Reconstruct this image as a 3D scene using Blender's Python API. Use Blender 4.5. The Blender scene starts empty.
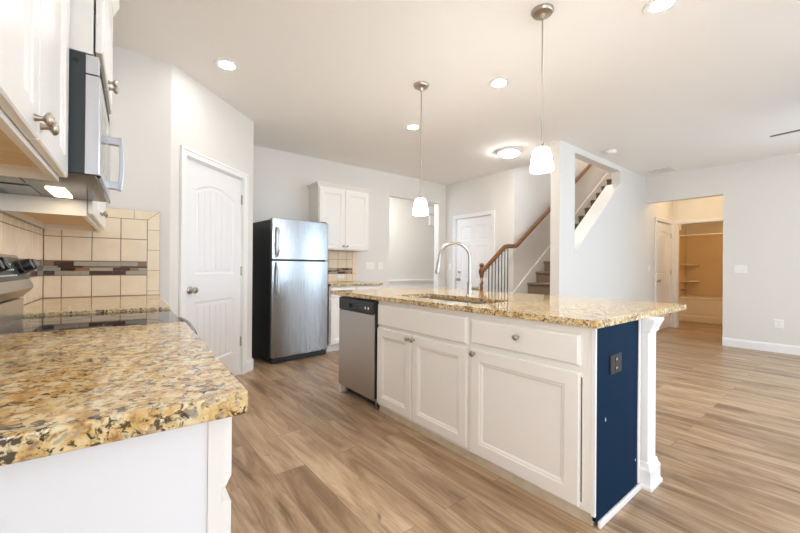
import bpy, bmesh, math, random
from mathutils import Vector, Matrix
from mathutils.geometry import tessellate_polygon
random.seed(7)
S = bpy.context.scene
COL = S.collection
PI = math.pi

# ------------------------------------------------------------------ camera, world, light, exposure
CAM_H = 1.1356
yaw, pit, rol = (math.radians(a) for a in (38.381, 0.1986, 0.4374))
f_px = 366.67
Fv = Vector((math.sin(yaw) * math.cos(pit), math.cos(yaw) * math.cos(pit), math.sin(pit)))
R0 = Vector((math.cos(yaw), -math.sin(yaw), 0))
U0 = R0.cross(Fv)
Rv = math.cos(rol) * R0 + math.sin(rol) * U0
Uv = -math.sin(rol) * R0 + math.cos(rol) * U0
cd = bpy.data.cameras.new('camera')
cd.sensor_fit = 'HORIZONTAL'; cd.sensor_width = 36.0
cd.lens = f_px / 800.0 * 36.0
cd.clip_start = 0.02; cd.clip_end = 200
cam = bpy.data.objects.new('camera', cd); COL.objects.link(cam)
m = Matrix((Rv, Uv, -Fv)).transposed().to_4x4()
m.translation = (0, 0, CAM_H)
cam.matrix_world = m
S.camera = cam

S.view_settings.view_transform = 'Standard'
S.view_settings.look = 'None'
S.view_settings.gamma = 1.0
S.view_settings.use_curve_mapping = False
S.view_settings.exposure = 0.54
try:
    S.cycles.max_bounces = 10; S.cycles.diffuse_bounces = 7; S.cycles.glossy_bounces = 5
    S.cycles.transparent_max_bounces = 8
    S.cycles.sample_clamp_indirect = 8.0
    S.cycles.use_denoising = True
    S.cycles.caustics_reflective = False; S.cycles.caustics_refractive = False
except Exception:
    pass

W = bpy.data.worlds.new('sky'); S.world = W; W.use_nodes = True
W.node_tree.nodes['Background'].inputs[0].default_value = (0.80, 0.90, 1.0, 1)
W.node_tree.nodes['Background'].inputs[1].default_value = 1.6

def area_light(name, loc, target, sx, sy, power, color):
    d = bpy.data.lights.new(name, 'AREA'); d.shape = 'RECTANGLE'; d.size = sx; d.size_y = sy
    d.energy = power; d.color = color
    o = bpy.data.objects.new(name, d); COL.objects.link(o)
    o.location = loc
    o.rotation_euler = (Vector(target) - Vector(loc)).to_track_quat('-Z', 'Y').to_euler()
    return o
DAY = (0.55, 0.77, 1.0)
# daylight coming in through the windows behind the camera and of the living room, plus added fills
area_light('daylight_back_window', (1.3, -3.95, 1.45), (1.3, 0, 1.35), 2.3, 1.7, 18, DAY)
area_light('daylight_living_window', (4.9, -3.95, 1.45), (4.9, 0, 1.35), 2.9, 1.9, 74, DAY)
area_light('daylight_side_window', (7.6, -1.7, 1.45), (4, -1.2, 1.3), 1.9, 1.7, 95, DAY)
area_light('left_fill_light', (-1.15, -2.0, 1.45), (1.6, -.4, 1.0), 1.7, 1.6, 75, (.97, .97, 1.0))  # added fill at an invented left window, brightens the island fronts
area_light('upper_landing_fill', (7.4, 2.95, 5.1), (7.2, 2.95, 0), 1.6, .8, 45, (1.0, .95, .9))  # added fill to light the stairwell
area_light('daylight_dining_window', (2.55, 5.75, 1.55), (6, 5.75, 1.4), .85, 1.4, 22, DAY)
LAMP_WARM = (1.0, 0.80, 0.60)

# ------------------------------------------------------------------ materials
def lin(r, g, b):
    f = lambda c: (c / 255 / 12.92) if c / 255 <= 0.04045 else ((c / 255 + 0.055) / 1.055) ** 2.4
    return (f(r), f(g), f(b), 1)

def mat(name, color, rough=0.5, metal=0.0, spec=0.5, emis=None, estr=0.0, bump=None, aniso=0.0, coat=0.0):
    m = bpy.data.materials.new(name); m.use_nodes = True
    b = m.node_tree.nodes['Principled BSDF']
    b.inputs['Base Color'].default_value = color
    b.inputs['Roughness'].default_value = rough
    b.inputs['Metallic'].default_value = metal
    b.inputs['Specular IOR Level'].default_value = spec
    if coat: b.inputs['Coat Weight'].default_value = coat
    if aniso: b.inputs['Anisotropic'].default_value = aniso
    if emis:
        b.inputs['Emission Color'].default_value = emis
        b.inputs['Emission Strength'].default_value = estr
    if bump:
        nt = m.node_tree; n = nt.nodes.new('ShaderNodeTexNoise'); n.inputs['Scale'].default_value = bump[0]
        n.inputs['Detail'].default_value = 3
        tc = nt.nodes.new('ShaderNodeTexCoord'); nt.links.new(tc.outputs['Object'], n.inputs['Vector'])
        bp = nt.nodes.new('ShaderNodeBump'); bp.inputs['Strength'].default_value = bump[1]; bp.inputs['Distance'].default_value = bump[2]
        nt.links.new(n.outputs['Fac'], bp.inputs['Height']); nt.links.new(bp.outputs['Normal'], b.inputs['Normal'])
    return m

def ramp(nt, stops, interp='LINEAR'):
    r = nt.nodes.new('ShaderNodeValToRGB'); r.color_ramp.interpolation = interp
    e = r.color_ramp.elements
    while len(e) > 1: e.remove(e[-1])
    e[0].position, e[0].color = stops[0]
    for p, c in stops[1:]:
        k = e.new(p); k.color = c
    return r

def mixc(nt, a, b, fac, mode='MIX'):
    n = nt.nodes.new('ShaderNodeMix'); n.data_type = 'RGBA'; n.blend_type = mode
    for sock, v in ((n.inputs[0], fac), (n.inputs[6], a), (n.inputs[7], b)):
        if isinstance(v, bpy.types.NodeSocket): nt.links.new(v, sock)
        else: sock.default_value = v
    return n.outputs[2]

def noise(nt, vec, scale, detail=3, rough=.5, dist=0.0):
    n = nt.nodes.new('ShaderNodeTexNoise')
    n.inputs['Scale'].default_value = scale; n.inputs['Detail'].default_value = detail
    n.inputs['Roughness'].default_value = rough; n.inputs['Distortion'].default_value = dist
    nt.links.new(vec, n.inputs['Vector'])
    return n.outputs['Fac']

def granite_mat():
    m = bpy.data.materials.new('golden_granite'); m.use_nodes = True; nt = m.node_tree
    b = nt.nodes['Principled BSDF']
    tc = nt.nodes.new('ShaderNodeTexCoord'); v = tc.outputs['Object']
    base = ramp(nt, [(.30, lin(188, 146, 86)), (.44, lin(214, 178, 118)), (.54, lin(230, 207, 158)), (.70, lin(230, 220, 192))])
    nt.links.new(noise(nt, v, 30, 5, .6), base.inputs[0])
    brown = ramp(nt, [(.51, (0, 0, 0, 1)), (.64, (.8, .8, .8, 1))])
    nt.links.new(noise(nt, v, 64, 4, .62, .6), brown.inputs[0])
    c1 = mixc(nt, base.outputs[0], lin(134, 94, 50), brown.outputs[0])
    grey = ramp(nt, [(.60, (0, 0, 0, 1)), (.68, (.8, .8, .8, 1))])
    nt.links.new(noise(nt, v, 70, 2, .5), grey.inputs[0])
    c2 = mixc(nt, c1, lin(160, 156, 146), grey.outputs[0])
    vv = nt.nodes.new('ShaderNodeVectorMath'); vv.operation = 'ADD'; vv.inputs[1].default_value = (3.1, 7.7, 1.3)
    nt.links.new(v, vv.inputs[0])
    dark = ramp(nt, [(.735, (0, 0, 0, 1)), (.80, (.92, .92, .92, 1))])
    md = nt.nodes.new('ShaderNodeMath'); md.operation = 'MULTIPLY_ADD'; md.inputs[1].default_value = .38
    nt.links.new(noise(nt, vv.outputs[0], 17, 2, .5), md.inputs[0]); nt.links.new(noise(nt, vv.outputs[0], 84, 4, .6, .5), md.inputs[2])
    nt.links.new(md.outputs[0], dark.inputs[0])
    c3 = mixc(nt, c2, lin(56, 42, 32), dark.outputs[0])
    nt.links.new(c3, b.inputs['Base Color'])
    b.inputs['Roughness'].default_value = .06
    b.inputs['Specular IOR Level'].default_value = .55
    return m

def floor_mat():
    m = bpy.data.materials.new('oak_vinyl_planks'); m.use_nodes = True; nt = m.node_tree
    b = nt.nodes['Principled BSDF']
    tc = nt.nodes.new('ShaderNodeTexCoord'); v = tc.outputs['Object']
    sp = nt.nodes.new('ShaderNodeSeparateXYZ'); nt.links.new(v, sp.inputs[0])
    cb = nt.nodes.new('ShaderNodeCombineXYZ')
    nt.links.new(sp.outputs[1], cb.inputs[0]); nt.links.new(sp.outputs[0], cb.inputs[1])
    def brick(c1, c2, mortar):
        n = nt.nodes.new('ShaderNodeTexBrick')
        n.offset = .37; n.offset_frequency = 2; n.squash = 1
        n.inputs['Color1'].default_value = c1; n.inputs['Color2'].default_value = c2; n.inputs['Mortar'].default_value = mortar
        n.inputs['Scale'].default_value = 1.0; n.inputs['Mortar Size'].default_value = .0012
        n.inputs['Mortar Smooth'].default_value = .0; n.inputs['Bias'].default_value = 0
        n.inputs['Brick Width'].default_value = 1.22; n.inputs['Row Height'].default_value = .178
        nt.links.new(cb.outputs[0], n.inputs['Vector']); return n
    rnd = brick((0, 0, 0, 1), (1, 1, 1, 1), (.5, .5, .5, 1))
    # grain: stretched along the plank, shifted for every plank
    add = nt.nodes.new('ShaderNodeVectorMath'); add.operation = 'MULTIPLY_ADD'
    nt.links.new(rnd.outputs['Color'], add.inputs[0]); add.inputs[1].default_value = (17, 31, 23); nt.links.new(v, add.inputs[2])
    mp = nt.nodes.new('ShaderNodeMapping'); mp.inputs['Scale'].default_value = (5.5, .75, 5.5)
    nt.links.new(add.outputs[0], mp.inputs['Vector'])
    g1 = noise(nt, mp.outputs[0], 1.6, 6, .62, 1.2)
    mp2 = nt.nodes.new('ShaderNodeMapping'); mp2.inputs['Scale'].default_value = (70, 2.2, 70)
    nt.links.new(add.outputs[0], mp2.inputs['Vector'])
    g2 = noise(nt, mp2.outputs[0], 1.5, 4, .6)
    tone = ramp(nt, [(.0, lin(144, 114, 87)), (.35, lin(172, 141, 110)), (.7, lin(189, 160, 129)), (1, lin(161, 131, 102))])
    nt.links.new(rnd.outputs['Color'], tone.inputs[0])
    r1 = ramp(nt, [(.35, lin(98, 74, 54)), (.44, lin(156, 127, 98)), (.53, lin(194, 165, 133)), (.64, lin(220, 196, 166))])
    nt.links.new(g1, r1.inputs[0])
    c = mixc(nt, tone.outputs[0], r1.outputs[0], .50)
    r2 = ramp(nt, [(.3, (.66, .63, .60, 1)), (.58, (1, 1, 1, 1))])
    nt.links.new(g2, r2.inputs[0])
    c = mixc(nt, c, r2.outputs[0], .6, 'MULTIPLY')
    mp3 = nt.nodes.new('ShaderNodeMapping'); mp3.inputs['Scale'].default_value = (6, 2.2, 6)
    nt.links.new(add.outputs[0], mp3.inputs['Vector'])
    kn = ramp(nt, [(.66, (0, 0, 0, 1)), (.76, (1, 1, 1, 1))])
    nt.links.new(noise(nt, mp3.outputs[0], 1.7, 4, .6, .5), kn.inputs[0])
    c = mixc(nt, c, lin(100, 76, 58), kn.outputs[0])
    seam = mixc(nt, c, lin(124, 98, 76), rnd.outputs['Fac'])
    nt.links.new(seam, b.inputs['Base Color'])
    b.inputs['Roughness'].default_value = .34
    b.inputs['Specular IOR Level'].default_value = .4
    bp = nt.nodes.new('ShaderNodeBump'); bp.inputs['Strength'].default_value = .12; bp.inputs['Distance'].default_value = .002
    nt.links.new(g2, bp.inputs['Height']); nt.links.new(bp.outputs['Normal'], b.inputs['Normal'])
    return m

def steel_mat(name, col=(.60, .60, .61, 1), rough=.27, sc=(260, 260, 1.5), streak=.10):
    m = mat(name, col, rough, 1.0)
    nt = m.node_tree; b = nt.nodes['Principled BSDF']
    tc = nt.nodes.new('ShaderNodeTexCoord'); mp = nt.nodes.new('ShaderNodeMapping'); mp.inputs['Scale'].default_value = sc
    nt.links.new(tc.outputs['Object'], mp.inputs['Vector'])
    fac = noise(nt, mp.outputs[0], 1.0, 3, .6)
    mr = nt.nodes.new('ShaderNodeMapRange'); mr.inputs[3].default_value = rough - streak / 2; mr.inputs[4].default_value = rough + streak
    nt.links.new(fac, mr.inputs[0]); nt.links.new(mr.outputs[0], b.inputs['Roughness'])
    bp = nt.nodes.new('ShaderNodeBump'); bp.inputs['Strength'].default_value = .05; bp.inputs['Distance'].default_value = .001
    nt.links.new(fac, bp.inputs['Height']); nt.links.new(bp.outputs['Normal'], b.inputs['Normal'])
    return m

def wood_mat(name, c1, c2, sc=(3, 40, 40), rough=.35):
    m = mat(name, c1, rough); nt = m.node_tree; b = nt.nodes['Principled BSDF']
    tc = nt.nodes.new('ShaderNodeTexCoord'); mp = nt.nodes.new('ShaderNodeMapping'); mp.inputs['Scale'].default_value = sc
    nt.links.new(tc.outputs['Object'], mp.inputs['Vector'])
    r = ramp(nt, [(.35, c1), (.65, c2)])
    nt.links.new(noise(nt, mp.outputs[0], 1.3, 4, .6, .6), r.inputs[0]); nt.links.new(r.outputs[0], b.inputs['Base Color'])
    return m

def speck_mat(name, stops, scale, rough):
    m = mat(name, stops[0][1], rough); nt = m.node_tree; b = nt.nodes['Principled BSDF']
    tc = nt.nodes.new('ShaderNodeTexCoord'); r = ramp(nt, stops)
    nt.links.new(noise(nt, tc.outputs['Object'], scale, 4, .6), r.inputs[0]); nt.links.new(r.outputs[0], b.inputs['Base Color'])
    return m

M = dict(
    wall=mat('greige_wall_paint', lin(226, 222, 216), .6, spec=.25, bump=(220, .05, .001)),
    ceil=mat('white_ceiling_paint', lin(243, 241, 238), .8, spec=.2, bump=(160, .06, .001)),
    trim=mat('white_trim_paint', lin(240, 239, 238), .35),
    door=mat('white_door_paint', lin(238, 237, 238), .38),
    cab=mat('white_cabinet_paint', lin(238, 234, 228), .33),
    panel=mat('white_end_panel', lin(236, 236, 238), .4),
    cabin=wood_mat('tan_cabinet_bottom', lin(222, 190, 146), lin(232, 206, 166), (3, 30, 30), .5),
    toe=speck_mat('worn_toe_board', [(.3, lin(196, 178, 150)), (.75, lin(218, 206, 186))], 9, .6),
    granite=granite_mat(), floor=floor_mat(),
    steel=steel_mat('brushed_stainless', (.36, .35, .34, 1), .24),
    steel_h=steel_mat('brushed_stainless_side_grain', (.55, .53, .51, 1), .25, (1.5, 1.5, 200)),
    dwsteel=steel_mat('brushed_dishwasher_steel', (.50, .48, .45, 1), .32),
    warmsteel=mat('satin_stainless', (.56, .52, .47, 1), .28, 1.0), bluesteel=mat('smooth_stainless', (.62, .63, .66, 1), .30, 1.0),
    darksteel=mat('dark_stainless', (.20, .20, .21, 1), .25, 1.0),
    mirror_steel=mat('dark_underside_enamel', lin(52, 42, 34), .14, spec=.14),
    chrome=mat('brushed_nickel', (.46, .42, .37, 1), .30, 1.0),
    bronze=mat('satin_nickel_fitting', (.48, .42, .35, 1), .28, 1.0),
    black=mat('black_plastic', lin(26, 26, 28), .35),
    blackglass=mat('black_ceramic_glass', lin(14, 14, 16), .04, spec=.6),
    darkpanel=mat('charcoal_enamel', lin(52, 58, 60), .38),
    fridgeside=mat('black_fridge_side', lin(26, 33, 36), .32, bump=(300, .1, .001)),
    blue=mat('navy_wall_paint', lin(8, 38, 62), .8, spec=.10, bump=(260, .25, .0015)),
    bluechip=mat('white_paint_chip', lin(210, 212, 214), .6),
    brownplate=mat('dark_brown_plate', lin(44, 34, 32), .5, spec=.3),
    plate=mat('white_plate', lin(240, 238, 232), .35),
    grout=mat('brown_grout', lin(128, 98, 70), .8),
    tile=speck_mat('beige_ceramic_tile', [(.3, lin(232, 212, 182)), (.7, lin(242, 226, 202))], 6, .22),
    stringer=mat('white_stair_trim', lin(238, 236, 232), .4),
    carpet=speck_mat('brown_stair_carpet', [(.3, lin(116, 96, 80)), (.7, lin(150, 130, 112))], 90, .95),
    rail=wood_mat('stained_oak_rail', lin(100, 62, 36), lin(138, 92, 56), (3, 30, 30), .3),
    lens=mat('lamp_lens', (1, 1, 1, 1), .5, emis=(1, .985, .965, 1), estr=78),
    shade=mat('opal_glass_shade', (1, .97, .92, 1), .35, emis=(1, .985, .96, 1), estr=42),
    dome=mat('opal_dome_glass', (1, .97, .92, 1), .35, emis=(1, .985, .96, 1), estr=66),
    hoodlens=mat('hood_lamp_lens', (1, 1, 1, 1), .5, emis=(1, .78, .5, 1), estr=10),
    halllens=mat('warm_lamp_lens', (1, .9, .7, 1), .5, emis=(1, .76, .46, 1), estr=35),
    dinlens=mat('dining_lamp_lens', (1, 1, 1, 1), .5, emis=(1, .95, .9, 1), estr=75),
    bathlens=mat('amber_lamp_lens', (1, .9, .7, 1), .5, emis=(1, .62, .25, 1), estr=44),
    tub=mat('tub_acrylic', lin(236, 222, 196), .25),
    tubwall=mat('surround_acrylic', lin(222, 200, 164), .3),
    burner=mat('grey_burner_print', lin(70, 70, 72), .25),
    fan=wood_mat('dark_walnut_blade', lin(70, 52, 44), lin(92, 70, 58)),
    white=mat('white_plastic', lin(242, 242, 240), .4),
    slot=mat('dark_slot', lin(40, 38, 36), .6),
    mos_a=mat('mosaic_dark_brown', lin(78, 52, 40), .18), mos_b=mat('mosaic_grey_glass', lin(168, 162, 148), .12),
    mos_c=mat('mosaic_tan', lin(150, 112, 80), .18),
)
def glass_pane_mat():
    m = bpy.data.materials.new('window_glass'); m.use_nodes = True; nt = m.node_tree
    nt.nodes.remove(nt.nodes['Principled BSDF'])
    t = nt.nodes.new('ShaderNodeBsdfTransparent'); g = nt.nodes.new('ShaderNodeBsdfGlossy'); g.inputs['Roughness'].default_value = .02
    x = nt.nodes.new('ShaderNodeMixShader'); x.inputs[0].default_value = .06
    nt.links.new(t.outputs[0], x.inputs[1]); nt.links.new(g.outputs[0], x.inputs[2])
    nt.links.new(x.outputs[0], nt.nodes['Material Output'].inputs['Surface'])
    return m
M['glass'] = glass_pane_mat()

# ------------------------------------------------------------------ helpers
class MB:
    def __init__(s): s.bm = bmesh.new(); s.mi = 0
    def face(s, vs):
        try:
            f = s.bm.faces.new(vs); f.material_index = s.mi; return f
        except ValueError: return None
    def box(s, x0, y0, z0, x1, y1, z1):
        x0, x1 = sorted((x0, x1)); y0, y1 = sorted((y0, y1)); z0, z1 = sorted((z0, z1))
        v = [s.bm.verts.new(p) for p in ((x0,y0,z0),(x1,y0,z0),(x1,y1,z0),(x0,y1,z0),(x0,y0,z1),(x1,y0,z1),(x1,y1,z1),(x0,y1,z1))]
        for q in ((0,3,2,1),(4,5,6,7),(0,1,5,4),(1,2,6,5),(2,3,7,6),(3,0,4,7)): s.face([v[i] for i in q])
        return s
    def prism(s, poly, fn, a, b):
        """poly 2D outline; fn(u,v,n) -> xyz; from n=a to n=b"""
        A = [s.bm.verts.new(fn(u, v, a)) for u, v in poly]; B = [s.bm.verts.new(fn(u, v, b)) for u, v in poly]
        n = len(poly)
        for i in range(n): s.face([A[i], A[(i+1) % n], B[(i+1) % n], B[i]])
        s.face(A[::-1]); s.face(B); return s
    def plate(s, outer, holes, fn, a, b):
        """flat plate with holes, from n=a to n=b"""
        loops = [outer] + holes
        flat = [p for l in loops for p in l]
        tris = tessellate_polygon([[Vector((p[0], p[1], 0)) for p in l] for l in loops])
        A = [s.bm.verts.new(fn(u, v, a)) for u, v in flat]; B = [s.bm.verts.new(fn(u, v, b)) for u, v in flat]
        for t in tris:
            s.face([A[i] for i in t]); s.face([B[i] for i in t])
        k = 0
        for l in loops:
            n = len(l)
            for i in range(n): s.face([A[k+i], A[k+(i+1) % n], B[k+(i+1) % n], B[k+i]])
            k += n
        return s
    def ring(s, c, ax, r, n, e1=None):
        ax = Vector(ax).normalized(); e1 = ax.orthogonal().normalized() if e1 is None else e1; e2 = ax.cross(e1)
        return [s.bm.verts.new(Vector(c) + (e1 * math.cos(2*PI*i/n) + e2 * math.sin(2*PI*i/n)) * r) for i in range(n)]
    def loft(s, rings, cap0=True, cap1=True, closed=False):
        n = len(rings[0]); L = len(rings)
        for k in range(L if closed else L - 1):
            a, b = rings[k], rings[(k+1) % L]
            for i in range(n): s.face([a[i], a[(i+1) % n], b[(i+1) % n], b[i]])
        if not closed:
            if cap0: s.face(rings[0][::-1])
            if cap1: s.face(rings[-1])
        return s
    def lathe(s, prof, c, ax=(0, 0, 1), n=24):
        """prof: list of (radius, distance along ax)"""
        ax = Vector(ax).normalized(); e1 = ax.orthogonal().normalized()
        return s.loft([s.ring(Vector(c) + ax * h, ax, max(r, 1e-4), n, e1) for r, h in prof])
    def tube(s, pts, r, n=12):
        pts = [Vector(p) for p in pts]; rings = []; e = None
        for i, p in enumerate(pts):
            t = (pts[min(i+1, len(pts)-1)] - pts[max(i-1, 0)]).normalized()
            e = t.orthogonal().normalized() if e is None else (e - t * e.dot(t)).normalized()
            rr = r[i] if isinstance(r, (list, tuple)) else r
            rings.append(s.ring(p, t, rr, n, e))
        return s.loft(rings)
    def build(s, name, m, parent=None, bevel=0, smooth=False, loc=None, seg=2):
        bmesh.ops.recalc_face_normals(s.bm, faces=s.bm.faces[:])
        me = bpy.data.meshes.new(name); s.bm.to_mesh(me); s.bm.free()
        for x in (m if isinstance(m, (list, tuple)) else [m]): me.materials.append(x)
        if smooth:
            for p in me.polygons: p.use_smooth = True
            try: me.set_sharp_from_angle(angle=math.radians(38))
            except Exception: pass
        o = bpy.data.objects.new(name, me); COL.objects.link(o)
        if parent: o.parent = parent
        if loc: o.location = loc
        if bevel:
            b = o.modifiers.new('edge', 'BEVEL'); b.width = bevel; b.segments = seg; b.limit_method = 'ANGLE'; b.angle_limit = math.radians(40)
        return o

def thing(name, label, cat, loc=(0, 0, 0), rz=0, group=None):
    o = bpy.data.objects.new(name, None); COL.objects.link(o); o.empty_display_size = .1
    o.location = loc; o.rotation_euler = (0, 0, rz); o['label'] = label; o['category'] = cat
    if group: o['group'] = group
    return o
def tag(o, label, cat, group=None):
    o['label'] = label; o['category'] = cat
    if group: o['group'] = group
    return o
def struct(o, label=None):
    o['kind'] = 'structure'
    if label: o['label'] = label
    return o
def sempty(name, label, loc=(0, 0, 0), rz=0):
    o = bpy.data.objects.new(name, None); COL.objects.link(o); o.location = loc; o.rotation_euler = (0, 0, rz)
    o['kind'] = 'structure'; o['label'] = label; return o
def boxes(*bs):
    b = MB()
    for q in bs: b.box(*q)
    return b

def dup(root, loc, label, rz=None, name=None):
    r = root.copy(); COL.objects.link(r); r.location = loc; r['label'] = label
    if rz is not None: r.rotation_euler = (0, 0, rz)
    for ch in list(root.children):
        c = ch.copy(); COL.objects.link(c); c.parent = r
        for g in ch.children:
            d = g.copy(); COL.objects.link(d); d.parent = c
    return r

def area2(p): return sum(p[i][0]*p[(i+1) % len(p)][1] - p[(i+1) % len(p)][0]*p[i][1] for i in range(len(p)))
def inset(poly, d):
    """parallel inward offset of a convex-ish outline"""
    sgn = 1 if area2(poly) > 0 else -1; n = len(poly); out = []
    for i in range(n):
        p0, p1, p2 = (Vector(poly[j % n]) for j in (i-1, i, i+1))
        a = (p1-p0).normalized(); b = (p2-p1).normalized()
        na = Vector((-a.y, a.x))*sgn; nb = Vector((-b.y, b.x))*sgn
        k = na + nb; k = k / max(.2, k.dot(na))
        out.append(tuple(p1 + k*d))
    return out

def slab(fn, w, h, t, panels, edge=.004, strips=None):
    """A door leaf: w x h, front at n=0, back n=-t; each panel (outline, [(inset, depth), ...]) is a moulded hole; the last ring is filled."""
    b = MB()
    outer = [(0, 0), (w, 0), (w, h), (0, h)]
    inn = inset(outer, edge)
    loops = [inn] + [p[0] for p in panels]
    flat = [p for l in loops for p in l]
    V = [b.bm.verts.new(fn(u, v, 0)) for u, v in flat]
    for tr in tessellate_polygon([[Vector((p[0], p[1], 0)) for p in l] for l in loops]): b.face([V[i] for i in tr])
    r0 = V[:4]; r1 = [b.bm.verts.new(fn(u, v, -edge)) for u, v in outer]; r2 = [b.bm.verts.new(fn(u, v, -t)) for u, v in outer]
    b.loft([r0, r1, r2], cap0=False, cap1=True)
    k = 4
    for out, rings in panels:
        n = len(out); prev = V[k:k+n]; k += n
        for ins, dep in rings:
            q = [b.bm.verts.new(fn(u, v, dep)) for u, v in inset(out, ins)]
            b.loft([prev, q], cap0=False, cap1=False); prev = q
        b.face(prev)
    for poly, a, c in (strips or []): b.prism(poly, fn, a, c)
    return b
CABRINGS = [(.006, -.004), (.014, -.005), (.022, -.011)]
def shaker(fn, w, h, t=.02, stile=.062):
    return slab(fn, w, h, t, [([(stile, stile), (w-stile, stile), (w-stile, h-stile), (stile, h-stile)], CABRINGS)], .004)
def plain_front(fn, w, h, t=.02, edge=.010): return slab(fn, w, h, t, [], edge)

def knob(parent, c, ax, name='knob', r=.016, m=None):
    return MB().lathe([(.0085, 0), (.0075, .004), (.0055, .010), (.0055, .015), (.011, .018), (r*.97, .022), (r, .026), (r*.85, .030), (r*.45, .033), (0, .034)], c, ax, 20).build(name, m or M['bronze'], parent, smooth=True)

def wall(name, fn, u0, u1, v0, v1, t, holes=(), m=None, label=None):
    """wall plate in the plane of fn, holes as (u0,u1,v0,v1) or outlines"""
    hs = [h if len(h) != 4 or isinstance(h[0], tuple) else [(h[0], h[2]), (h[1], h[2]), (h[1], h[3]), (h[0], h[3])] for h in holes]
    # holes that reach the edge are cut by splitting: keep strictly inside
    o = MB().plate([(u0, v0), (u1, v0), (u1, v1), (u0, v1)], hs, fn, 0, -t).build(name, m or M['wall'])
    return struct(o, label)

CEIL = 2.735
A_L = math.radians(2.45)                                  # the left run of cabinets is turned by this much
O_L = Vector((.189, .678, 0))
XL = Vector((math.cos(A_L), -math.sin(A_L), 0)); YL = Vector((math.sin(A_L), math.cos(A_L), 0))
def LW(x, y, z=0): return O_L + XL*x + YL*y + Vector((0, 0, z))
def lthing(name, label, cat, x, y, z=0, group=None): return thing(name, label, cat, LW(x, y, z), -A_L, group)

# ------------------------------------------------------------------ setting: floor, ceiling, walls
fl = boxes((-1.4, -3.8, -.05, 11.0, 8.6, 0)).build('floor', M['floor']); struct(fl, 'oak look plank floor')
c = MB()
c.box(-1.4, -3.8, CEIL, 5.06, 5.1, CEIL+.12); c.box(5.06, -3.8, CEIL, 7.39, 2.455, CEIL+.12)
struct(c.build('ceiling', M['ceil']), 'white ceiling')
struct(boxes((7.39, .9, CEIL, 8.84, 2.45, CEIL+.12), (8.84, .9, 2.44, 11.0, 2.75, 2.56)).build('ceiling_hall', M['ceil']), 'hall and bathroom ceiling')
struct(boxes((2.8, 5.1, CEIL, 6.4, 6.55, CEIL+.12)).build('ceiling_dining', M['ceil']), 'dining room ceiling')
struct(boxes((4.9, 2.3, 5.3, 9.8, 3.7, 5.4)).build('ceiling_stairwell', M['ceil']), 'ceiling over the stairs')

XF = 5.06       # wall with the front door
YB = 4.98       # kitchen end wall
Y1 = 2.335      # stair wall facing the kitchen
XR = 7.27       # living room end wall
# left wall, along the run of cabinets, and its tiled end
wl = MB()
wl.plate([(-4.6, 0), (2.81, 0), (2.81, CEIL), (-4.6, CEIL)], [[(-3.5, .6), (-1.6, .6), (-1.6, 2.3), (-3.5, 2.3)]], lambda u, v, n: (-.66+n, u, v), 0, -.12)
o = wl.build('wall_left', M['wall']); o.location = LW(0, 0); o.rotation_euler = (0, 0, -A_L); struct(o, 'wall behind the range')
PA = Vector((.37, 3.38, 0)); PB = Vector((1.235, 4.18, 0))
PL = (PB - PA).length; pd = (PB - PA) / PL; pn = Vector((pd.y, -pd.x, 0)); PANG = math.atan2(pd.y, pd.x)
e0 = LW(-.70, 2.69); e1 = PA
ed = (e1 - e0).normalized(); en = Vector((ed.y, -ed.x, 0))
wall('wall_end', lambda u, v, n: e0 + ed*u + en*n + Vector((0, 0, v)), 0, (e1-e0).length, 0, CEIL, .1, label='wall at the end of the range counter')
# pantry wall set at an angle, with its door opening
pf = lambda u, v, n: PA + pd*u + pn*n + Vector((0, 0, v))
DU0, DU1, DH = .160, .985, 2.05
b = MB()
b.plate([(0, 0), (DU0, 0), (DU0, DH), (DU1, DH), (DU1, 0), (PL, 0), (PL, CEIL), (0, CEIL)], [], pf, 0, -.1)
struct(b.build('wall_pantry', M['wall']), 'angled wall with the pantry door')
struct(boxes((1.115, 4.18, 0, 1.235, YB+.1, CEIL)).build('wall_pantry_side', M['wall']), 'side of the pantry beside the refrigerator')
# end wall with the opening to the dining room
OX0, OX1, OZ = 3.706, 4.868, 2.36
b = MB()
b.plate([(1.1, 0), (OX0, 0), (OX0, OZ), (OX1, OZ), (OX1, 0), (XF+.1, 0), (XF+.1, CEIL), (1.1, CEIL)], [], lambda u, v, n: (u, YB + n, v), 0, .12)
struct(b.build('wall_kitchen_end', M['wall']), 'kitchen end wall with cased opening')
# front door wall
FD0, FD1, FDH = 3.895, 4.715, 2.05
b = MB()
b.plate([(3.5705, 0), (FD0, 0), (FD0, FDH), (FD1, FDH), (FD1, 0), (YB, 0), (YB, CEIL), (3.5705, CEIL)], [], lambda u, v, n: (XF + n, u, v), 0, .12)
struct(b.build('wall_entry', M['wall']), 'wall with the white front door')
# stairwell
struct(boxes((XF, 3.47, 0, 9.8, 3.57, 5.3)).build('wall_stairwell', M['wall']), 'wall along the far side of the stairs')
b = MB()
SL0, SL1 = (4.75, 1.37), (6.175, 2.472)
b.plate([(4.365, 0), (7.39, 0), (7.39, CEIL), (4.365, CEIL)], [[(SL0[0], SL0[1]-.030), (SL1[0], SL1[1]-.030), (6.175, 2.657), (4.75, 2.657)]], lambda u, v, n: (u, Y1 + n, v), 0, .12)
b.box(4.9, Y1, CEIL+.121, 9.8, Y1+.12, 5.3)
struct(b.build('wall_stairs', M['wall']), 'wall with the slanted stair opening')
struct(boxes((9.7, Y1+.12, 2.0, 9.8, 3.47, 5.3), (4.9, Y1+.12, CEIL+.12, 5.06, 3.47, 5.3)).build('wall_landing', M['wall']), 'walls around the upper stair landing')
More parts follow.
